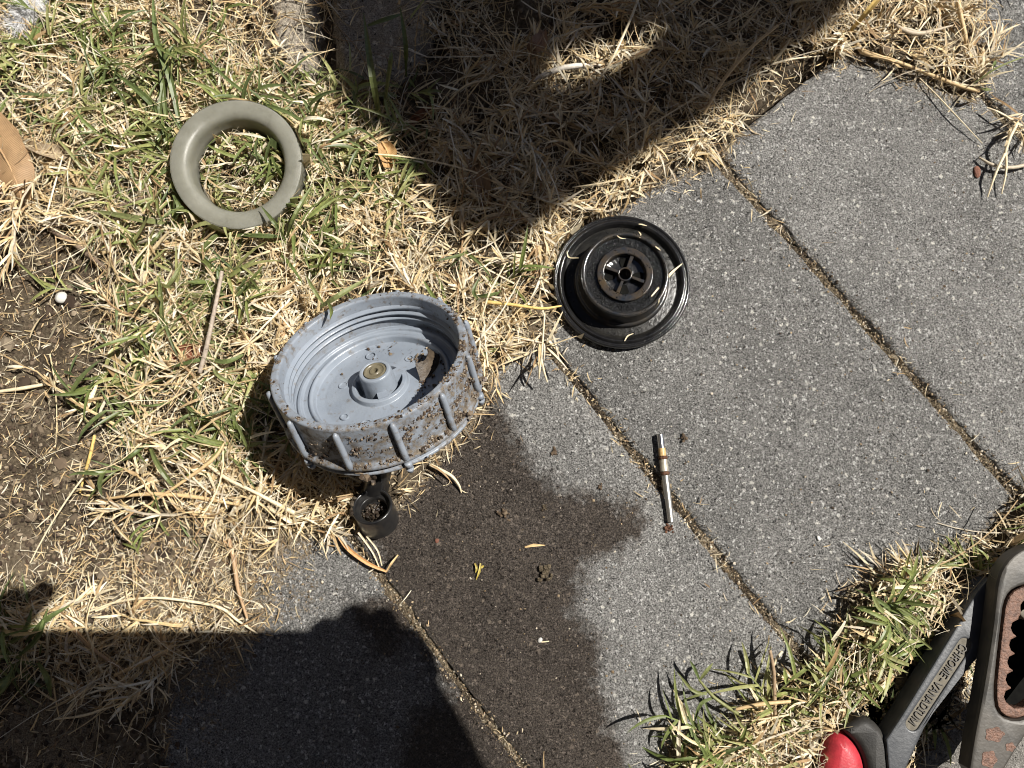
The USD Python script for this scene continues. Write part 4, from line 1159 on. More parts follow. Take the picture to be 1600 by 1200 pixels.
# sleeve and red grip
sl = smooth_poly(Pv(crop([(118, 1012), (165, 978), (222, 948), (275, 970), (312, 1010), (342, 1062), (368, 1130), (385, 1240), (400, 1400), (240, 1400), (244, 1240), (236, 1180), (214, 1118), (180, 1066), (142, 1034)]), .0165), 2)
obj(pl, 'sleeve', bevel_prism(sl, [], .003, .0168, .0042), M_sleeve, smooth=60, world_space=True)
gr = smooth_poly(Pv(crop([(62, 1058), (118, 1030), (160, 1042), (205, 1090), (238, 1160), (250, 1250), (255, 1420), (20, 1420), (26, 1240), (38, 1130)]), .014), 2)
obj(pl, 'red_grip', bevel_prism(gr, [], .003, .0145, .0075), M_red, smooth=60, world_space=True)

# ------------------------------------------------------------------ feather, leaves, pebbles, twigs, stems
# white feather
M_white = plain('white_down', (.72, .72, .73), (.84, .84, .85), 300, .8, bump=.1)
rf = np.random.default_rng(31)
q0, q1 = P(62, -14, .016), P(24, 42, .014)
fp = spline([q0, (q0 + q1) / 2 + [.004, .001, .003], q1], 8)
fea = thing('feather', 'fluffy white down feather lying in the grass at the top left corner', 'feather', (*fp.mean(0)[:2], .008))
obj(fea, 'shaft', tube(fp, [.0006, .0003], 6), M_white, smooth=True, world_space=True)
n = 2600
t_ = rf.random(n); ix = np.clip((t_ * (len(fp) - 1)).astype(int), 0, len(fp) - 2)
bp = fp[ix] + (fp[ix + 1] - fp[ix]) * (t_ * (len(fp) - 1) - ix)[:, None]
fd = math.atan2(*(q1 - q0)[[1, 0]])
sg = np.where(rf.random(n) < .5, 1, -1)
cc = np.full((n, 3), .78)
v, f, c = blades(rf, bp, fd + sg * rf.uniform(.4, 1.3, n), rf.uniform(.005, .013, n), np.full(n, .00010), rf.normal(.1, .45, n), rf.normal(-.2, .6, n), rf.normal(0, .5, n), rf.normal(0, .6, n), cc, cc, 5, 'stem', clear=False)
obj(fea, 'barbs', (v, f), M_white, world_space=True, kind='stuff')


def leaf(name, label, mid, widths, color, z_curl=.004, n=18, m=9, cat='leaf', tw=0.0, seed=0, asym=0.0):
    """A dry leaf: curled blade with midrib and veins in relief."""
    p = spline(mid, 6)
    t = np.linspace(0, 1, len(p))
    w = np.interp(t, np.linspace(0, 1, len(widths)), widths)
    d = np.gradient(p, axis=0); d /= np.linalg.norm(d, axis=1, keepdims=True)
    s = np.cross(d, [0, 0, 1.]); s /= np.linalg.norm(s, axis=1, keepdims=True)
    u = np.cross(s, d)
    tt_ = tw * (t - .5)
    s, u = s * np.cos(tt_)[:, None] + u * np.sin(tt_)[:, None], u * np.cos(tt_)[:, None] - s * np.sin(tt_)[:, None]
    e = np.linspace(-1, 1, m)
    g = p[:, None] + s[:, None] * (e[None, :, None] + asym * (1 - e[None, :, None] ** 2)) * w[:, None, None] + u[:, None] * (z_curl * (e[None, :, None] ** 2) + (meshkit.fbm(np.stack([t[:, None] * 6 + 0 * e, e[None] * 2 + 0 * t[:, None], np.full((len(t), m), seed)], -1), 2, seed)[..., None] - .5) * .003)
    v = g.reshape(-1, 3)
    ii, jj = np.meshgrid(np.arange(len(p) - 1), np.arange(m - 1), indexing='ij')
    a_ = (ii * m + jj).ravel()
    f = np.stack([a_, a_ + m, a_ + m + 1, a_ + 1], 1)
    nr = np.cross(s, d)
    v2 = (g - np.broadcast_to(nr[:, None], g.shape) * .0004).reshape(-1, 3)
    mesh_ = join([(v, f), (v2, f[:, ::-1])])
    rib = tube(p + u * .0003, [.0009, .0006, .0002], 6)
    return item(name, label, cat, [('leaf_blade', mesh_), ('midrib', rib)], [leaf_mat(color), leaf_mat(tuple(min(x * 1.35, .8) for x in color))])


def leaf_mat(c):
    nm = 'leaf_' + '_'.join(str(int(x * 1000)) for x in c)
    if nm not in MATC:
        MATC[nm] = mat(nm, {
            'g': ('geometry', {}), 'n': ('noise_texture', {'scale': 90., 'detail': 6, 'roughness': .65}), 'r': ('rgb_ramp', {'ramp': [(.3, tuple(.72 * x for x in c)), (.7, tuple(1.2 * x for x in c))]}),
            'w': ('wave_texture', {'scale': 420., 'distortion': 2.5, 'detail': 3, 'bands_direction': 'diagonal'}), 'b': ('bump', {'strength': .3, 'distance': .0004}),
            'p': ('principled_bsdf', {'roughness': .55, 'specular_ior_level': .3}), 't': ('translucent_bsdf', {}), 'x': ('mix_closure', {'fac': .15})},
            [('g.position', 'n.vector'), ('g.position', 'w.vector'), ('n.fac', 'r.fac'), ('r.color', 'p.base_color'), ('r.color', 't.color'), ('w.fac', 'b.height'), ('b.normal', 'p.normal'), ('p.BSDF', 'x.closure1'), ('t.BSDF', 'x.closure2')], surface='x.closure')
    return MATC[nm]


leaf('gum_leaf', 'large curved light brown gum leaf at the left edge', [P(-38, 170, .018), P(-6, 222, .024), P(20, 270, .022), P(32, 306, .016), P(36, 334, .008)], [.009, .0150, .0125, .0055, .0006], (.33, .21, .11), -.004, tw=.9, seed=3)
leaf('gum_leaf', 'small curled grey brown leaf just right of the large gum leaf', [P(28, 222, .014), P(65, 236, .016), P(95, 240, .014), P(125, 234, .014)], [.0014, .0042, .0052, .0010], (.36, .28, .185), .003, tw=-1.0, seed=5)
leaf('gum_leaf', 'thin twisted tan leaf piece near the small curled leaf', [P(118, 246, .010), P(132, 262, .009), P(146, 264, .009)], [.001, .0022, .0006], (.42, .29, .16), .002, tw=.8, seed=6)
leaf('brown_leaf', 'narrow brown leaf in the shade above the black disc', [P(738, 252, .014), P(752, 285, .016), P(757, 322, .010)], [.004, .0060, .0040], (.26, .165, .085), .002, tw=.4, seed=7)
leaf('brown_leaf', 'orange brown broken leaf at the edge of the upper shade', [P(597, 222, .018), P(606, 240, .017), P(607, 262, .014)], [.0035, .0065, .003], (.46, .28, .12), .002, tw=.3, seed=8)
leaf('brown_leaf', 'reddish brown curled leaf beside the grey twig', [P(272, 570, .009), P(290, 555, .012), P(318, 548, .009)], [.003, .0062, .003], (.22, .085, .048), .004, seed=9)
leaf('brown_leaf', 'tan leaf lying left of the grey cap rim', [P(358, 535, .007), P(378, 528, .009), P(402, 532, .007)], [.002, .0045, .001], (.44, .30, .18), .002, seed=10)
leaf('brown_leaf', 'pinkish brown leaf under the upper edge of the shade by the stone', [P(828, 82, .012), P(842, 68, .016), P(850, 50, .013)], [.003, .0062, .002], (.34, .21, .13), .003, tw=.6, seed=12)
leaf('brown_leaf', 'dark rust brown leaf in the deep shade beside the stones', [P(640, 195, .008), P(668, 180, .009), P(690, 172, .008)], [.002, .0050, .001], (.22, .10, .05), .003, seed=13)


def pebble(name, label, px_, py_, r, sq, material, h=.0, seed=0, cat='pebble'):
    c = P(px_, py_, max(zg(px_, py_), 0) + h)
    m_ = trimesh.creation.icosphere(3); v = np.array(m_.vertices)
    v = v * (.86 + .28 * meshkit.fbm(v * 1.3 + seed, 2, seed)[:, None]) * [r * sq[0], r * sq[1], r * sq[2]]
    ca, sa = math.cos(seed), math.sin(seed)
    v = v @ np.array([[ca, -sa, 0], [sa, ca, 0], [0, 0, 1]]).T
    v += [c[0], c[1], c[2] + r * sq[2] * .5]
    item(name, label, cat, [('pebble_body', (v, m_.faces))], [material])


M_wp = plain('white_pebble', (.44, .43, .40), (.58, .57, .54), 200, .4, bump=.1)
M_seed = plain('tan_seed', (.36, .21, .10), (.54, .36, .20), 150, .45)
M_brick = plain('brick_chip', (.10, .042, .028), (.20, .085, .055), 700, .9, bump=.8, bd=.001)
pebble('pebble', 'round white pebble on the bare soil at the left', 98, 466, .0039, (1, .95, .9), M_wp, .001, 1)
pebble('pebble', 'dull white pebble half hidden in straw left of the cap', 370, 498, .0050, (1, .8, .6), M_wp, .001, 2)
pebble('seed_pod', 'smooth tan seed beside the upper left rim of the cap', 446, 515, .0050, (.75, 1.2, .7), M_seed, .004, 6, 'seed')
pebble('pebble', 'pale rounded pebble in the sand near the lower left shadow', 142, 922, .0030, (1, 1, .6), tinted((.48, .38, .24), 'tan_pebble'), .001, 3)
pebble('pebble', 'tiny white pebble on the wet paver stain', 844, 1000, .0014, (1.2, .9, .7), M_wp, 0, 4)
pebble('pebble', 'small white pebble on the paver above the grass tuft', 1279, 841, .0014, (1.2, .8, .5), M_wp, -.0003, 5)
pebble('pebble', 'small grey stone half buried in the upper shade', 832, 178, .0055, (.8, 1.2, .6), tinted((.42, .40, .37), 'grey_pebble'), .003, 2)
pebble('brick_chip', 'small flat red brown chip on the paver at the right', 1526, 269, .0034, (.7, 1.25, .35), M_brick, -.0003, 0, 'chip')
pebble('brick_chip', 'tiny red chip on the dark wet paver', 683, 845, .0014, (1, 1, .5), M_brick, -.0002, 0, 'chip')
pebble('seed_pod', 'round brown seed head in the straw at the top right', 1381, 80, .0038, (1, 1, .8), M_crumb, .004, 0, 'seed')
M_yel = plain('yellow_pulp', (.26, .20, .04), (.44, .36, .10), 300, .4)
pp = [path3([(742, 880, .0012), (745, 888, .002), (743, 895, .001)]), path3([(751, 880, .001), (749, 893, .002), (744, 906, .001)]), path3([(756, 884, .001), (750, 888, .0016)])]
item('yellow_flower_scrap', 'small squashed yellow flower scrap on the wet paver', 'flower', [('petal', ribbon(q, [.0009, .0016, .0005], 4)) for q in pp], [M_yel] * 3, smooth=False)

# twigs and stems: (pixel x, y, height above the surface)
G = C_PALE; T_ = C_TAN
stalk('twig', 'straight pale grey twig standing slanted in the grass left of the cap', 'twig', [('twig_stem', [(347, 424, .024), (336, 480, .022), (322, 545, .020), (312, 582, .015)], [1.2, 1.3, 1.5, 1.5])], M_twig_grey)
stalk('twig', 'curved bleached white stick in the patch of light in the upper shade', 'twig', [('twig_stem', [(828, 128, .012), (862, 112, .016), (900, 103, .017), (938, 102, .013)], [1.0, 2.0, 1.9, .9])], tinted((.60, .55, .48), 'bleached_wood'))
stalk('twig', 'thin dark brown twig on the soil below the gum leaf', 'twig', [('twig_stem', [(20, 357, .004), (70, 352, .006), (110, 350, .007), (165, 330, .009), (235, 305, .012)], [1.8, 1.8, 1.6, 1.2, .8])], M_twig)
stalk('twig', 'second dark twig on the soil, slanting down to the right', 'twig', [('twig_stem', [(78, 358, .004), (115, 380, .007), (150, 408, .008), (178, 432, .006)], [2.0, 2.0, 1.6, 1.0])], M_twig)
stalk('fallen_straw', 'curved dry runner stem lying along the top end of the paver', 'stem', [
    ('runner', [(1326, 50, .004), (1340, 70, .003), (1352, 82, .004), (1400, 96, .005), (1452, 116, .005), (1496, 133, .004), (1530, 143, .004)], [1.1, 1.6, 1.9, 1.3, 1.2, 1.4, 1.1]),
    ('side_shoot', [(1400, 98, .004), (1385, 92, .007), (1360, 88, .006)], [.5, .5, .3])], C_TAN())
stalk('fallen_straw', 'thick bleached root curving through the straw at the top right', 'stem', [('stem_body', [(1390, 30, .012), (1410, 46, .014), (1440, 52, .013), (1488, 40, .012)], [.9, 1.5, 1.6, .6])], tinted((.40, .33, .24), 'bleached_root'))
stalk('fallen_straw', 'stout tan stem running down from the top edge into the dry tuft', 'stem', [('stem_body', [(1494, -20, .012), (1500, 20, .013), (1508, 55, .012), (1516, 95, .006)], [1.4, 1.6, 1.5, 1.2])], C_TAN())
stalk('fallen_straw', 'fine straight straw lying on the paver at the upper right', 'stem', [('stem_body', [(1437, 122, .002), (1465, 150, .004), (1500, 187, .005), (1535, 224, .002)], [.4, .45, .4, .25])], C_PALE())
stalk('fallen_straw', 'forked pale straw pointing down across the right paver', 'stem', [
    ('stem_body', [(1588, 196, .010), (1578, 215, .012), (1570, 240, .009)], [1.0, 1.1, 1.0]),
    ('fork_branch', [(1570, 240, .009), (1556, 270, .008), (1543, 308, .003)], [1.0, .9, .4]), ('fork_branch', [(1572, 238, .009), (1572, 268, .007), (1565, 303, .003)], [.8, .7, .4])], C_PALE())
stalk('fallen_straw', 'grey curved stem at the right edge below the forked straw', 'stem', [('stem_body', [(1530, 246, .003), (1552, 258, .005), (1580, 262, .005), (1610, 256, .004)], [.7, 1.2, 1.3, 1.2])], tinted((.42, .36, .27), 'grey_straw'))
stalk('fallen_straw', 'pale straw crossing the right edge beside the dry tuft', 'stem', [('stem_body', [(1542, 168, .006), (1570, 180, .008), (1610, 213, .006)], [.5, .6, .5])], C_PALE())
stalk('fallen_straw', 'dry forked grass stalk hanging from the straw between cap and disc', 'stem', [
    ('stem_body', [(851, 490, .020), (849, 520, .022), (846, 560, .020)], [.6, .6, .6]), ('fork_branch', [(846, 560, .020), (843, 578, .018), (842, 592, .014)], [.7, .8, .4]), ('fork_branch', [(846, 560, .020), (850, 580, .018), (855, 597, .014)], [.6, .7, .5])], C_PALE())
stalk('fallen_straw', 'golden jointed straw lying across the straw left of the disc', 'stem', [('stem_body', [(762, 472, .014), (800, 476, .016), (845, 482, .016), (877, 478, .014)], [1.3, 1.1, .9, .6])], C_GOLD())
stalk('fallen_straw', 'pale straw slanting up between cap and disc', 'stem', [('stem_body', [(752, 500, .012), (763, 462, .018), (774, 440, .020), (790, 412, .017)], [.5, .7, .7, .4])], C_PALE())
stalk('fallen_straw', 'long thin straw slanting across the upper shade to the bright stick', 'stem', [('stem_body', [(925, 140, .012), (955, 95, .020), (985, 30, .022), (1000, -10, .02)], [.5, .8, .9, .8])], C_PALE())
stalk('fallen_straw', 'tan stem running along the sunlit straw at the paver end', 'stem', [('stem_body', [(1100, 178, .012), (1128, 128, .016), (1172, 76, .018), (1215, 40, .016)], [1.0, 1.2, 1.2, .9])], C_TAN())
stalk('fallen_straw', 'thin pale straw at the edge of the paver below the upper shade', 'stem', [('stem_body', [(1205, 100, .006), (1240, 92, .007), (1285, 87, .004)], [.6, .6, .4])], C_PALE())
stalk('fallen_straw', 'yellow straw standing on the bare soil at the left', 'stem', [('stem_body', [(148, 680, .012), (140, 715, .010), (131, 745, .005), (125, 770, .002)], [1.0, 1.1, .9, .6])], C_GOLD())
stalk('fallen_straw', 'pale flat straw at the left edge above the sandy patch', 'stem', [('stem_body', [(-10, 613, .004), (40, 606, .006), (98, 595, .005)], [1.0, 1.3, .8])], C_PALE())
stalk('fallen_straw', 'root fragment with side roots on the wet paver right of the cap', 'stem', [('stem_body', [(672, 726, .004), (690, 735, .005), (706, 744, .005), (717, 758, .003), (721, 770, .001)], [1.1, 1.2, 1.1, .8, .4]),
      ('side_root', [(717, 763, .001), (724, 768, .002), (729, 770, .001)], [.4, .3, .2]), ('side_root', [(705, 744, .002), (701, 756, .001), (692, 759, .001)], [.25, .2, .2])], C_PALE())
for pts_, rads_, lab in (([(300, 706, .012), (350, 745, .016), (400, 770, .018), (460, 802, .012)], [.8, 1.2, 1.1, 1.6], 'long straw of the bundle left of the cap, ending in a frayed tip'),
                         ([(160, 780, .006), (230, 772, .012), (300, 776, .014), (380, 790, .012)], [.7, 1.3, 1.4, .9], 'stout straw lying across the straw bundle left of the cap'),
                         ([(215, 800, .005), (260, 770, .012), (330, 720, .017), (352, 690, .016)], [.6, .9, 1.2, .6], 'tan straw slanting up to the right across the straw bundle'),
                         ([(240, 815, .004), (245, 790, .01), (228, 760, .014), (212, 740, .01)], [.6, .9, .8, .5], 'bent straw standing at the left end of the straw bundle')):
    stalk('fallen_straw', lab, 'stem', [('stem_body', pts_, rads_)], C_TAN() if 'tan' in lab or 'stout' in lab else C_PALE())
stalk('fallen_straw', 'brown stalk lying on sand beside the left paver, upright in the photo', 'stem', [('stem_body', [(358, 842, .004), (366, 880, .006), (372, 920, .006), (386, 966, .003)], [1.2, 1.5, 1.2, .8])], tinted((.36, .235, .13), 'brown_straw'))
stalk('fallen_straw', 'wavy straw running along the edge of the lower left shadow', 'stem', [('stem_body', [(140, 955, .006), (185, 940, .009), (240, 934, .010), (300, 940, .008), (345, 950, .007), (372, 970, .005), (402, 990, .002)], [.5, .8, .8, .9, 1.0, .8, .5])], C_PALE())
stalk('fallen_straw', 'tan straw crossing the lower left shadow from the grass clump', 'stem', [('stem_body', [(180, 1055, .008), (235, 1030, .012), (275, 1008, .009)], [1.2, 1.0, .6])], C_TAN())
stalk('fallen_straw', 'brown stem in the lower left shadow slanting down to the right', 'stem', [('stem_body', [(102, 968, .010), (140, 1010, .012), (190, 1046, .008)], [1.2, 1.3, .9])], tinted((.36, .235, .13), 'brown_straw'))
stalk('fallen_straw', 'long arched straw at the bottom of the lower left shadow', 'stem', [('stem_body', [(85, 1124, .006), (130, 1118, .009), (165, 1105, .01), (190, 1080, .007)], [.5, .8, .8, .5])], C_PALE())
stalk('twig', 'brown dry stick standing in the grass tuft at the lower joint', 'twig', [('twig_stem', [(1203, 1016, .020), (1209, 1050, .017), (1210, 1090, .012), (1211, 1130, .006)], [1.0, 1.1, 1.2, 1.1])], plain('brown_stick', (.18, .12, .07), (.36, .26, .16), 500, .8))
stalk('fallen_straw', 'pale bent straw hooked over the lower joint by the brown stick', 'stem', [('stem_body', [(1222, 1018, .014), (1213, 1030, .015), (1209, 1048, .012), (1232, 1064, .008)], [.8, .9, .8, .6])], C_PALE())
stalk('fallen_straw', 'tan runner lying across the lower grass toward the brown stick', 'stem', [('stem_body', [(1150, 1108, .014), (1190, 1100, .015), (1235, 1096, .013)], [1.0, 1.3, 1.0])], C_TAN())

# flat straws
def strip(label, pts, w, material, name='loose_straw', n=5):
    item(name, label, 'straw', [('straw_piece', ribbon(path3(pts), [x * .001 for x in w], n))], [material], smooth=False)


strip('broad golden straw standing up from the straw at the top edge', [(1328, 50, .006), (1352, 22, .020), (1382, -14, .030)], [2.2, 3.4, 3.6], C_GOLD())
strip('split orange straw strip at the joint below the cap', [(527, 834, .004), (545, 858, .005), (575, 880, .005), (604, 893, .003)], [2.0, 2.6, 2.4, 1.2], C_ORANGE())
strip('upright thin white straw beside the orange strip', [(560, 832, .006), (575, 852, .008), (585, 868, .007), (594, 890, .003)], [1.3, 1.2, 1.0, .6], C_PALE())
strip('second thin white straw crossing beside the orange strip', [(573, 838, .006), (590, 860, .008), (597, 884, .004)], [.9, 1.0, .6], C_PALE())
strip('short bent tan straw at the lower end of the orange strip', [(604, 893, .003), (612, 880, .006), (622, 867, .003)], [1.0, 1.4, .8], C_TAN())
strip('tan chip of straw on the upper part of the wet paver', [(820, 855, .0012), (834, 852, .0018), (851, 852, .0012)], [.8, 2.0, .6], C_TAN())
strip('white straw sliver on the wet paver near the round pebble', [(846, 1003, .001), (858, 1002, .0016)], [.8, .6], C_PALE())
strip('frayed pale straw head resting on the left paver end', [(418, 790, .012), (440, 806, .012), (458, 816, .009), (474, 815, .006)], [1.5, 2.6, 3.0, 1.0], C_PALE())
strip('second frayed straw head lying below the first on the left paver end', [(415, 812, .008), (438, 818, .008), (456, 830, .004)], [1.0, 2.0, .6], C_PALE())
strip('broad pale straw under the grass tuft near the pliers', [(1382, 920, .012), (1410, 917, .013), (1440, 918, .012)], [1.4, 2.4, 1.2], C_PALE())
strip('thin white straw on the grass tuft near the pliers', [(1385, 892, .010), (1430, 890, .013), (1482, 886, .012)], [.7, .9, .6], C_PALE())
strip('white straw slanting toward the pliers arm', [(1363, 1082, .012), (1377, 1072, .014), (1390, 1056, .012)], [.6, 1.2, .6], C_PALE())

# single green shoots that stand out, each its own plant
rs = np.random.default_rng(77)


def plant(label, leaves_, stem_=None):
    vs = []
    base_ = leaves_[0][0][0]
    t = thing('grass_shoot', label, 'grass', (*P(base_[0], base_[1])[:2], 0))
    if stem_:
        v_, f_ = tube(spline(path3(stem_[0]), 4), [x * .001 for x in stem_[1]], 6)
        obj(t, 'stem', (v_, f_), M_green, smooth=True, world_space=True, color=np.tile([.26, .27, .11], (len(v_), 1)))
    for pts_, w_ in leaves_:
        pp_ = path3(pts_)
        v_, f_ = ribbon(pp_, [w_ * .00045, w_ * .0009, w_ * .001, w_ * .0008, w_ * .0001], 5, fold=.22)
        g_ = GREENS[rs.integers(0, 4)] * rs.uniform(.85, 1.15)
        obj(t, 'leaf', (v_, f_), M_green, world_space=True, color=np.tile(g_, (len(v_), 1)))
    return t


plant('green shoot with spread leaves lying out over the lower paver', [([(1093, 1062, .010), (1085, 1045, .013), (1078, 1032, .012)], 2.0), ([(1093, 1063, .010), (1104, 1048, .013), (1114, 1036, .010)], 2.2), ([(1104, 1085, .012), (1082, 1078, .014), (1058, 1050, .008)], 2.0),
      ([(1115, 1090, .012), (1095, 1100, .014), (1084, 1130, .010)], 2.2), ([(1080, 1140, .01), (1068, 1165, .012), (1062, 1195, .006)], 2.3), ([(1110, 1080, .012), (1090, 1086, .013), (1070, 1093, .010)], 1.6)], ([(1160, 1120, .010), (1130, 1100, .013), (1112, 1086, .013), (1092, 1062, .010)], [1.1, 1.1, 1.0, .7]))
plant('green grass tuft leaning left over the paver beside the pliers', [([(1400, 960, 0.0084), (1375, 940, 0.0140), (1336, 920, 0.0112)], 2.4), ([(1395, 965, 0.0084), (1372, 948, 0.0154), (1358, 912, 0.0140)], 2.8), ([(1385, 985, 0.0084), (1355, 975, 0.0126), (1328, 978, 0.0070)], 2.2),
      ([(1400, 960, 0.0084), (1370, 952, 0.0126), (1330, 948, 0.0084)], 2.4), ([(1420, 1000, 0.0084), (1396, 1020, 0.0126), (1350, 1060, 0.0028)], 2.4), ([(1440, 955, 0.0084), (1430, 975, 0.0140), (1425, 998, 0.0084)], 2.6), ([(1410, 945, 0.0084), (1440, 930, 0.0140), (1475, 920, 0.0112)], 2.2), ([(1420, 925, 0.0070), (1405, 905, 0.0126), (1398, 880, 0.0084)], 2.8), ([(1360, 1062, 0.0070), (1358, 1035, 0.0126), (1362, 1005, 0.0126)], 2.6)])
plant('long green blades crossing the lower right of the grey rubber ring', [([(446, 375, .012), (430, 350, .026), (408, 322, .026)], 2.8), ([(448, 372, .012), (462, 335, .030), (490, 285, .024)], 3.0), ([(440, 370, .014), (410, 369, .020), (365, 366, .014)], 3.0)])
plant('broad green leaf lying just below the ring toward the soil', [([(262, 350, .014), (215, 342, .020), (140, 328, .014)], 4.2), ([(265, 352, .012), (280, 325, .02), (268, 300, .02)], 3.4), ([(262, 350, .012), (245, 372, .018), (225, 395, .010)], 2.6)])
plant('tall green blades at the top edge left of the stones', [([(285, 215, .010), (268, 130, .022), (245, 60, .024), (238, -20, .026)], 4.2), ([(262, 200, .010), (255, 140, .018), (250, 90, .018)], 3.4), ([(255, 185, .012), (225, 150, .022), (178, 112, .016)], 4.0), ([(258, 205, .01), (250, 170, .018), (255, 130, .02)], 3.0)])
plant('green blades bending over the upper left rim of the cap', [([(500, 480, .030), (530, 462, .040), (578, 432, .030)], 3.4), ([(512, 470, .034), (518, 485, .044), (516, 498, .046)], 2.2), ([(506, 476, .030), (490, 452, .036), (478, 430, .028)], 2.4)])
plant('green blade arching at the top right of the ring', [([(400, 155, .016), (360, 128, .024), (300, 70, .018)], 2.2), ([(395, 160, .014), (440, 172, .022), (488, 198, .012)], 2.6)])
plant('dark green blades in the shade between the stones', [([(595, 190, .010), (582, 120, .028), (568, 20, .022)], 4.4), ([(600, 170, .012), (610, 100, .024), (612, 80, .024)], 3.0), ([(575, 40, .022), (605, 30, .026), (628, 22, .022)], 3.2), ([(635, 120, .010), (634, 70, .024), (625, 10, .026)], 3.0), ([(620, 150, .012), (600, 148, .016), (575, 152, .012)], 3.6)])
plant('small green leaf pair at the cap edge beside the straw', [([(752, 556, .006), (766, 548, .008), (780, 545, .006)], 2.8), ([(745, 463, .014), (762, 462, .018), (780, 456, .014)], 2.6), ([(748, 470, .012), (740, 455, .018), (750, 432, .016)], 2.4)])
plant('green blades standing in the straw beside the grey twig', [([(255, 520, .010), (252, 470, .022), (248, 430, .018)], 3.0), ([(255, 455, .016), (275, 430, .022), (290, 395, .014)], 3.0), ([(253, 460, .016), (230, 465, .020), (208, 470, .012)], 2.6), ([(255, 500, .012), (230, 485, .016), (200, 478, .010)], 2.4)])
plant('curved green blade on the straw bundle left of the cap', [([(232, 690, .012), (244, 720, .020), (262, 748, .018), (280, 768, .010)], 3.2), ([(232, 692, .012), (205, 712, .018), (182, 722, .010)], 2.6), ([(292, 680, .01), (288, 700, .018), (281, 718, .012)], 2.8)])
plant('green leaves fanned out beside the reddish leaf', [([(325, 560, .012), (355, 565, .020), (392, 548, .012)], 3.0), ([(325, 560, .012), (300, 565, .018), (262, 575, .010)], 2.6), ([(330, 565, .012), (345, 590, .018), (395, 610, .010)], 2.4), ([(322, 590, .01), (310, 610, .018), (300, 640, .010)], 2.6)])
plant('thin green shoot beside the dry tuft at the right edge', [([(1522, 130, .010), (1560, 105, .020), (1610, 85, .020)], 1.2), ([(1552, 110, .014), (1553, 102, .02), (1556, 94, .018)], 2.4), ([(1532, 138, .012), (1540, 140, .016), (1550, 140, .012)], 2.6)])
plant('dark green clump of blades in the lower left shadow', [([(40, 1005, .012), (70, 970, .026), (110, 945, .026)], 3.2), ([(30, 1025, .012), (60, 995, .026), (75, 950, .026)], 3.2), ([(20, 1045, .012), (5, 1075, .02), (-20, 1095, .014)], 3.2), ([(60, 1035, .012), (75, 1060, .022), (80, 1090, .016)], 3.6), ([(10, 1010, .012), (40, 985, .022), (50, 950, .02)], 3.4)])

# dry tufts on the paver edges
for px_, py_, n_, az_, lab in ((1548, 88, 26, 1.2, 'dry straw tuft in the joint at the upper right'), (1586, 200, 22, -1.9, 'dry straw tuft at the right edge, pointing down'), (1415, 895, 24, 2.4, 'dry tuft at the tip of the lower grass patch by the pliers'),
                               (1385, 905, 18, 3.0, 'low dry tuft left of the pliers grass patch'), (845, 535, 20, -1.4, 'dry straw tuft at the upper end of the middle joint'), (1090, 225, 26, -1.6, 'dry straw tuft at the upper end of the right joint'), (455, 805, 22, -.3, 'frayed dry tuft on the left paver end')):
    xy = P(px_, py_)[:2] + rs.normal(0, .004, (n_, 2))
    c = straw_cols(rs, n_)
    v, f, c = blades(rs, np.column_stack([xy, np.full(n_, .002) + rs.random(n_) * .006]), az_ + rs.normal(0, .8, n_), rs.uniform(.012, .03, n_), rs.uniform(.0007, .0018, n_), rs.uniform(0, .9, n_), rs.normal(-.6, .5, n_), rs.normal(0, .6, n_), rs.normal(0, .3, n_), c, c, 5, 'dry')
    t = thing('dry_tuft', lab, 'grass', (*xy.mean(0), 0))
    obj(t, 'dry_blades', (v, f), M_dry, world_space=True, color=c, kind='stuff')

# ------------------------------------------------------------------ outside the frame: what throws the shadows
# the phone that takes the picture, its lens just above the viewpoint
M_phone = plain('phone_body', (.02, .02, .022), (.035, .035, .036), 100, .35)
fw = to_world                                                        # columns: right, up, back
phone = thing('phone', 'dark mobile phone held level above the paving', 'phone', (0, 0, CAM_H), fw)
outl = np.array(shapely.box(-.010, -.066, .195, .0135).buffer(.009).exterior.coords)[:-1]
obj(phone, 'phone_body', bevel_prism(outl, [], .0045, .0125, .001), M_phone, smooth=30)
outl = np.array(shapely.box(-.006, -.026, .028, .008).buffer(.004).exterior.coords)[:-1]
obj(phone, 'camera_bump', bevel_prism(outl + [0, 0], [], .0026, .0044, .0004), M_phone, smooth=30)

# the photographer, bending over from below the frame
import manifold3d as m3


def hull_limb(pts):
    out = m3.Manifold()
    sp = [m3.Manifold.sphere(r, 20).translate(tuple(map(float, p))) for p, r in pts]
    for a_, b_ in zip(sp[:-1], sp[1:]):
        out = out + m3.Manifold.batch_hull([a_, b_])
    return out


def W(x, y, z):
    return tuple(np.array([0, 0, CAM_H]) + fw @ np.array([x, y, z]))


body = hull_limb([((0, -.74, .42), .16), ((0, -.62, .62), .15), ((0, -.50, .80), .14)]) + hull_limb([((-.18, -.47, .82), .062), ((.18, -.47, .82), .062)])
body = body + hull_limb([((0, -.43, .87), .055), ((0, -.36, .93), .055)]) + hull_limb([((0, -.30, .99), .098), ((0, -.24, .94), .085)])
for s_ in (-1, 1):
    body = body + hull_limb([((.10 * s_, -.74, .40), .10), ((.20 * s_, -.52, .44), .068), ((.16 * s_, -.80, .09), .05), ((.17 * s_, -.66, .035), .042)])
wr = W(.300, -.080, .040)
body = body + hull_limb([((.18, -.47, .82), .055), ((.40, -.32, .60), .045), (wr, .030)])
wl = W(-.050, -.100, .040)
body = body + hull_limb([((-.18, -.47, .82), .055), ((-.24, -.36, .60), .045), (wl, .028)])
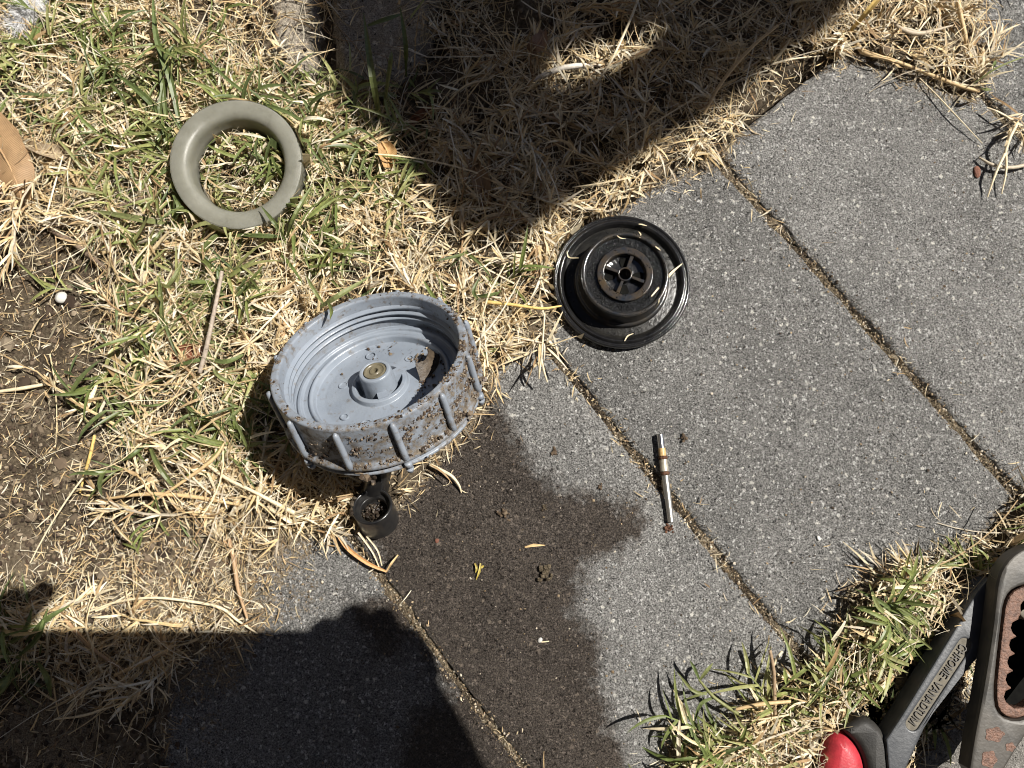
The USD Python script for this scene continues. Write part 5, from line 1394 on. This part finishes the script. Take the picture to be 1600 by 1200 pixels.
# right hand: palm, thumb and fingers round the phone's right end
body = body + hull_limb([(wr, .026), (W(.262, -.030, .024), .028), (W(.246, .000, .022), .026)])
for k_, (dx_, ln) in enumerate(((.222, .026), (.240, .034), (.257, .032), (.272, .020))):
    body = body + hull_limb([(W(dx_, .000, .020), .0110), (W(dx_ - .003, ln * .5, .018), .0105), (W(dx_ - .008, ln, .018), .0095)])
body = body + hull_limb([(W(.190, -.004, .024), .010), (W(.245, -.006, .024), .022)]) + hull_limb([(W(.192, -.040, .026), .014), (W(.265, -.045, .028), .028)])
body = body + hull_limb([(W(.245, -.040, .026), .014), (W(.215, -.034, .024), .012), (W(.188, -.028, .022), .009)])
# left hand
body = body + hull_limb([(wl, .026), (W(-.032, -.040, .026), .024), (W(-.016, -.005, .024), .020)])
for k_, (dx_, ln) in enumerate(((.010, .044), (-.008, .040), (-.026, .030), (-.040, .020))):
    body = body + hull_limb([(W(dx_ - .006, .000, .024), .0095), (W(dx_ + .004, ln * .55, .020), .0090), (W(dx_ + .026, ln * 1.15, .018), .0080)])
body = body + hull_limb([(W(-.024, -.060, .026), .012), (W(.000, -.052, .026), .010), (W(.020, -.046, .024), .008)])
mm_ = body.refine_to_length(.02).to_mesh()
tm_ = trimesh.Trimesh(mm_.vert_properties[:, :3], mm_.tri_verts, process=True)
trimesh.smoothing.filter_taubin(tm_, iterations=4)
M_person = plain('dark_clothing', (.05, .055, .07), (.08, .085, .10), 60, .8)
person = thing('person', 'person in dark clothes crouching over the paving with a phone in both hands', 'person', (0, -.70, 0))
obj(person, 'body', tm_, M_person, smooth=True, world_space=True)

# unseen fence, wall and eave added to cut skylight and deepen the shade
M_fence = plain('stained_timber', (.055, .045, .035), (.095, .078, .060), 30, .8)
M_render = plain('dark_render', (.075, .070, .065), (.105, .098, .090), 40, .9)
wall = thing('added_wall', 'added unseen dark wall and eave that keep skylight out of the shade', 'wall', (0, -1.75, 0))
wb = trimesh.creation.box([7., .2, 2.75]); wb.apply_translation([0, -1.75, 1.32])
obj(wall, 'wall_body', wb, M_render, world_space=True)
wc = trimesh.creation.box([7.1, 1.5, .10]); wc.apply_translation([0, -1.08, 2.75])  # added roof edge, hides more of the sky
obj(wall, 'added_eave', wc, M_fence, world_space=True)
fence = thing('added_fence', 'added unseen dark timber fence that cuts skylight from the left', 'fence', (-1.25, .6, 0))
for k in range(30):
    fb = trimesh.creation.box([.02, .148, 2.4]); fb.apply_translation([-1.25, -1.55 + .15 * k, 1.18])
    obj(fence, 'board', fb, M_fence, world_space=True)
for zz in (.35, 1.65):
    fb = trimesh.creation.box([.05, 4.5, .09]); fb.apply_translation([-1.287, .62, zz])
    obj(fence, 'rail', fb, M_fence, world_space=True)

# added unseen umbrella cut to the outline of the upper shade
UZ = 1.15
shift = TO_SUN[:2] / TO_SUN[2]


def shade(pts, z):
    return Pv(pts) + shift * z


M_canvas = mat('canvas', {'p': ('principled_bsdf', {'base_color': (.20, .165, .12), 'roughness': .85}), 't': ('translucent_bsdf', {'color': (.30, .21, .12)}), 'x': ('mix_closure', {'fac': .02})},
               [('p.BSDF', 'x.closure1'), ('t.BSDF', 'x.closure2')], surface='x.closure')
can = np.vstack([shade([(438, -30), (500, 110), (560, 212), (640, 300), (715, 368), (752, 388), (800, 385), (870, 332), (1000, 252), (1110, 180), (1210, 104), (1275, 58), (1340, -40)], UZ)])
_c = spline(np.column_stack([can, 0 * can[:, 0]]), 5)[:, :2]
_c[1:-1] += (meshkit.fbm(np.column_stack([_c[1:-1] * 28, np.zeros(len(_c) - 2)]), 3, 12)[:, None] - .5) * .022 + (meshkit.noise(np.column_stack([_c[1:-1] * 140, np.zeros(len(_c) - 2)]), 13)[:, None] - .5) * .006
CORN = (0, 25, 60); can = _c
far_ = np.array([can[-1] + [.45, .40], can[-1] + [.05, 1.6], can[0] + [-.95, 1.35], can[0] + [-.40, .42]])
can = np.vstack([can, far_])
light_slit = shade([(826, 140), (842, 118), (905, 62), (985, 5), (1060, -60), (1130, -75), (1075, 0), (1010, 62), (985, 100), (925, 132), (862, 150)], UZ)  # opening shaped to pass the light patch inside the shade
mid = can.mean(0)
umb = thing('added_canopy', 'added unseen tan canvas umbrella with an open vent slit, beyond the top of the picture', 'shade_caster', (*mid, 0))
obj(umb, 'canopy', bevel_prism(can, [light_slit], UZ, UZ + .004, .001), M_canvas, world_space=True)
obj(umb, 'pole', tube(np.array([[*mid, -.02], [*mid, UZ + .06]]), [.016], 20), M_phone, smooth=40, world_space=True)
for q in (can[0], can[25], can[60], can[-3], can[-2]):
    obj(umb, 'rib', tube(np.array([[*mid, UZ - .006], [*(q * .97 + mid * .03), UZ - .006]]), [.005], 8), M_phone, world_space=True)
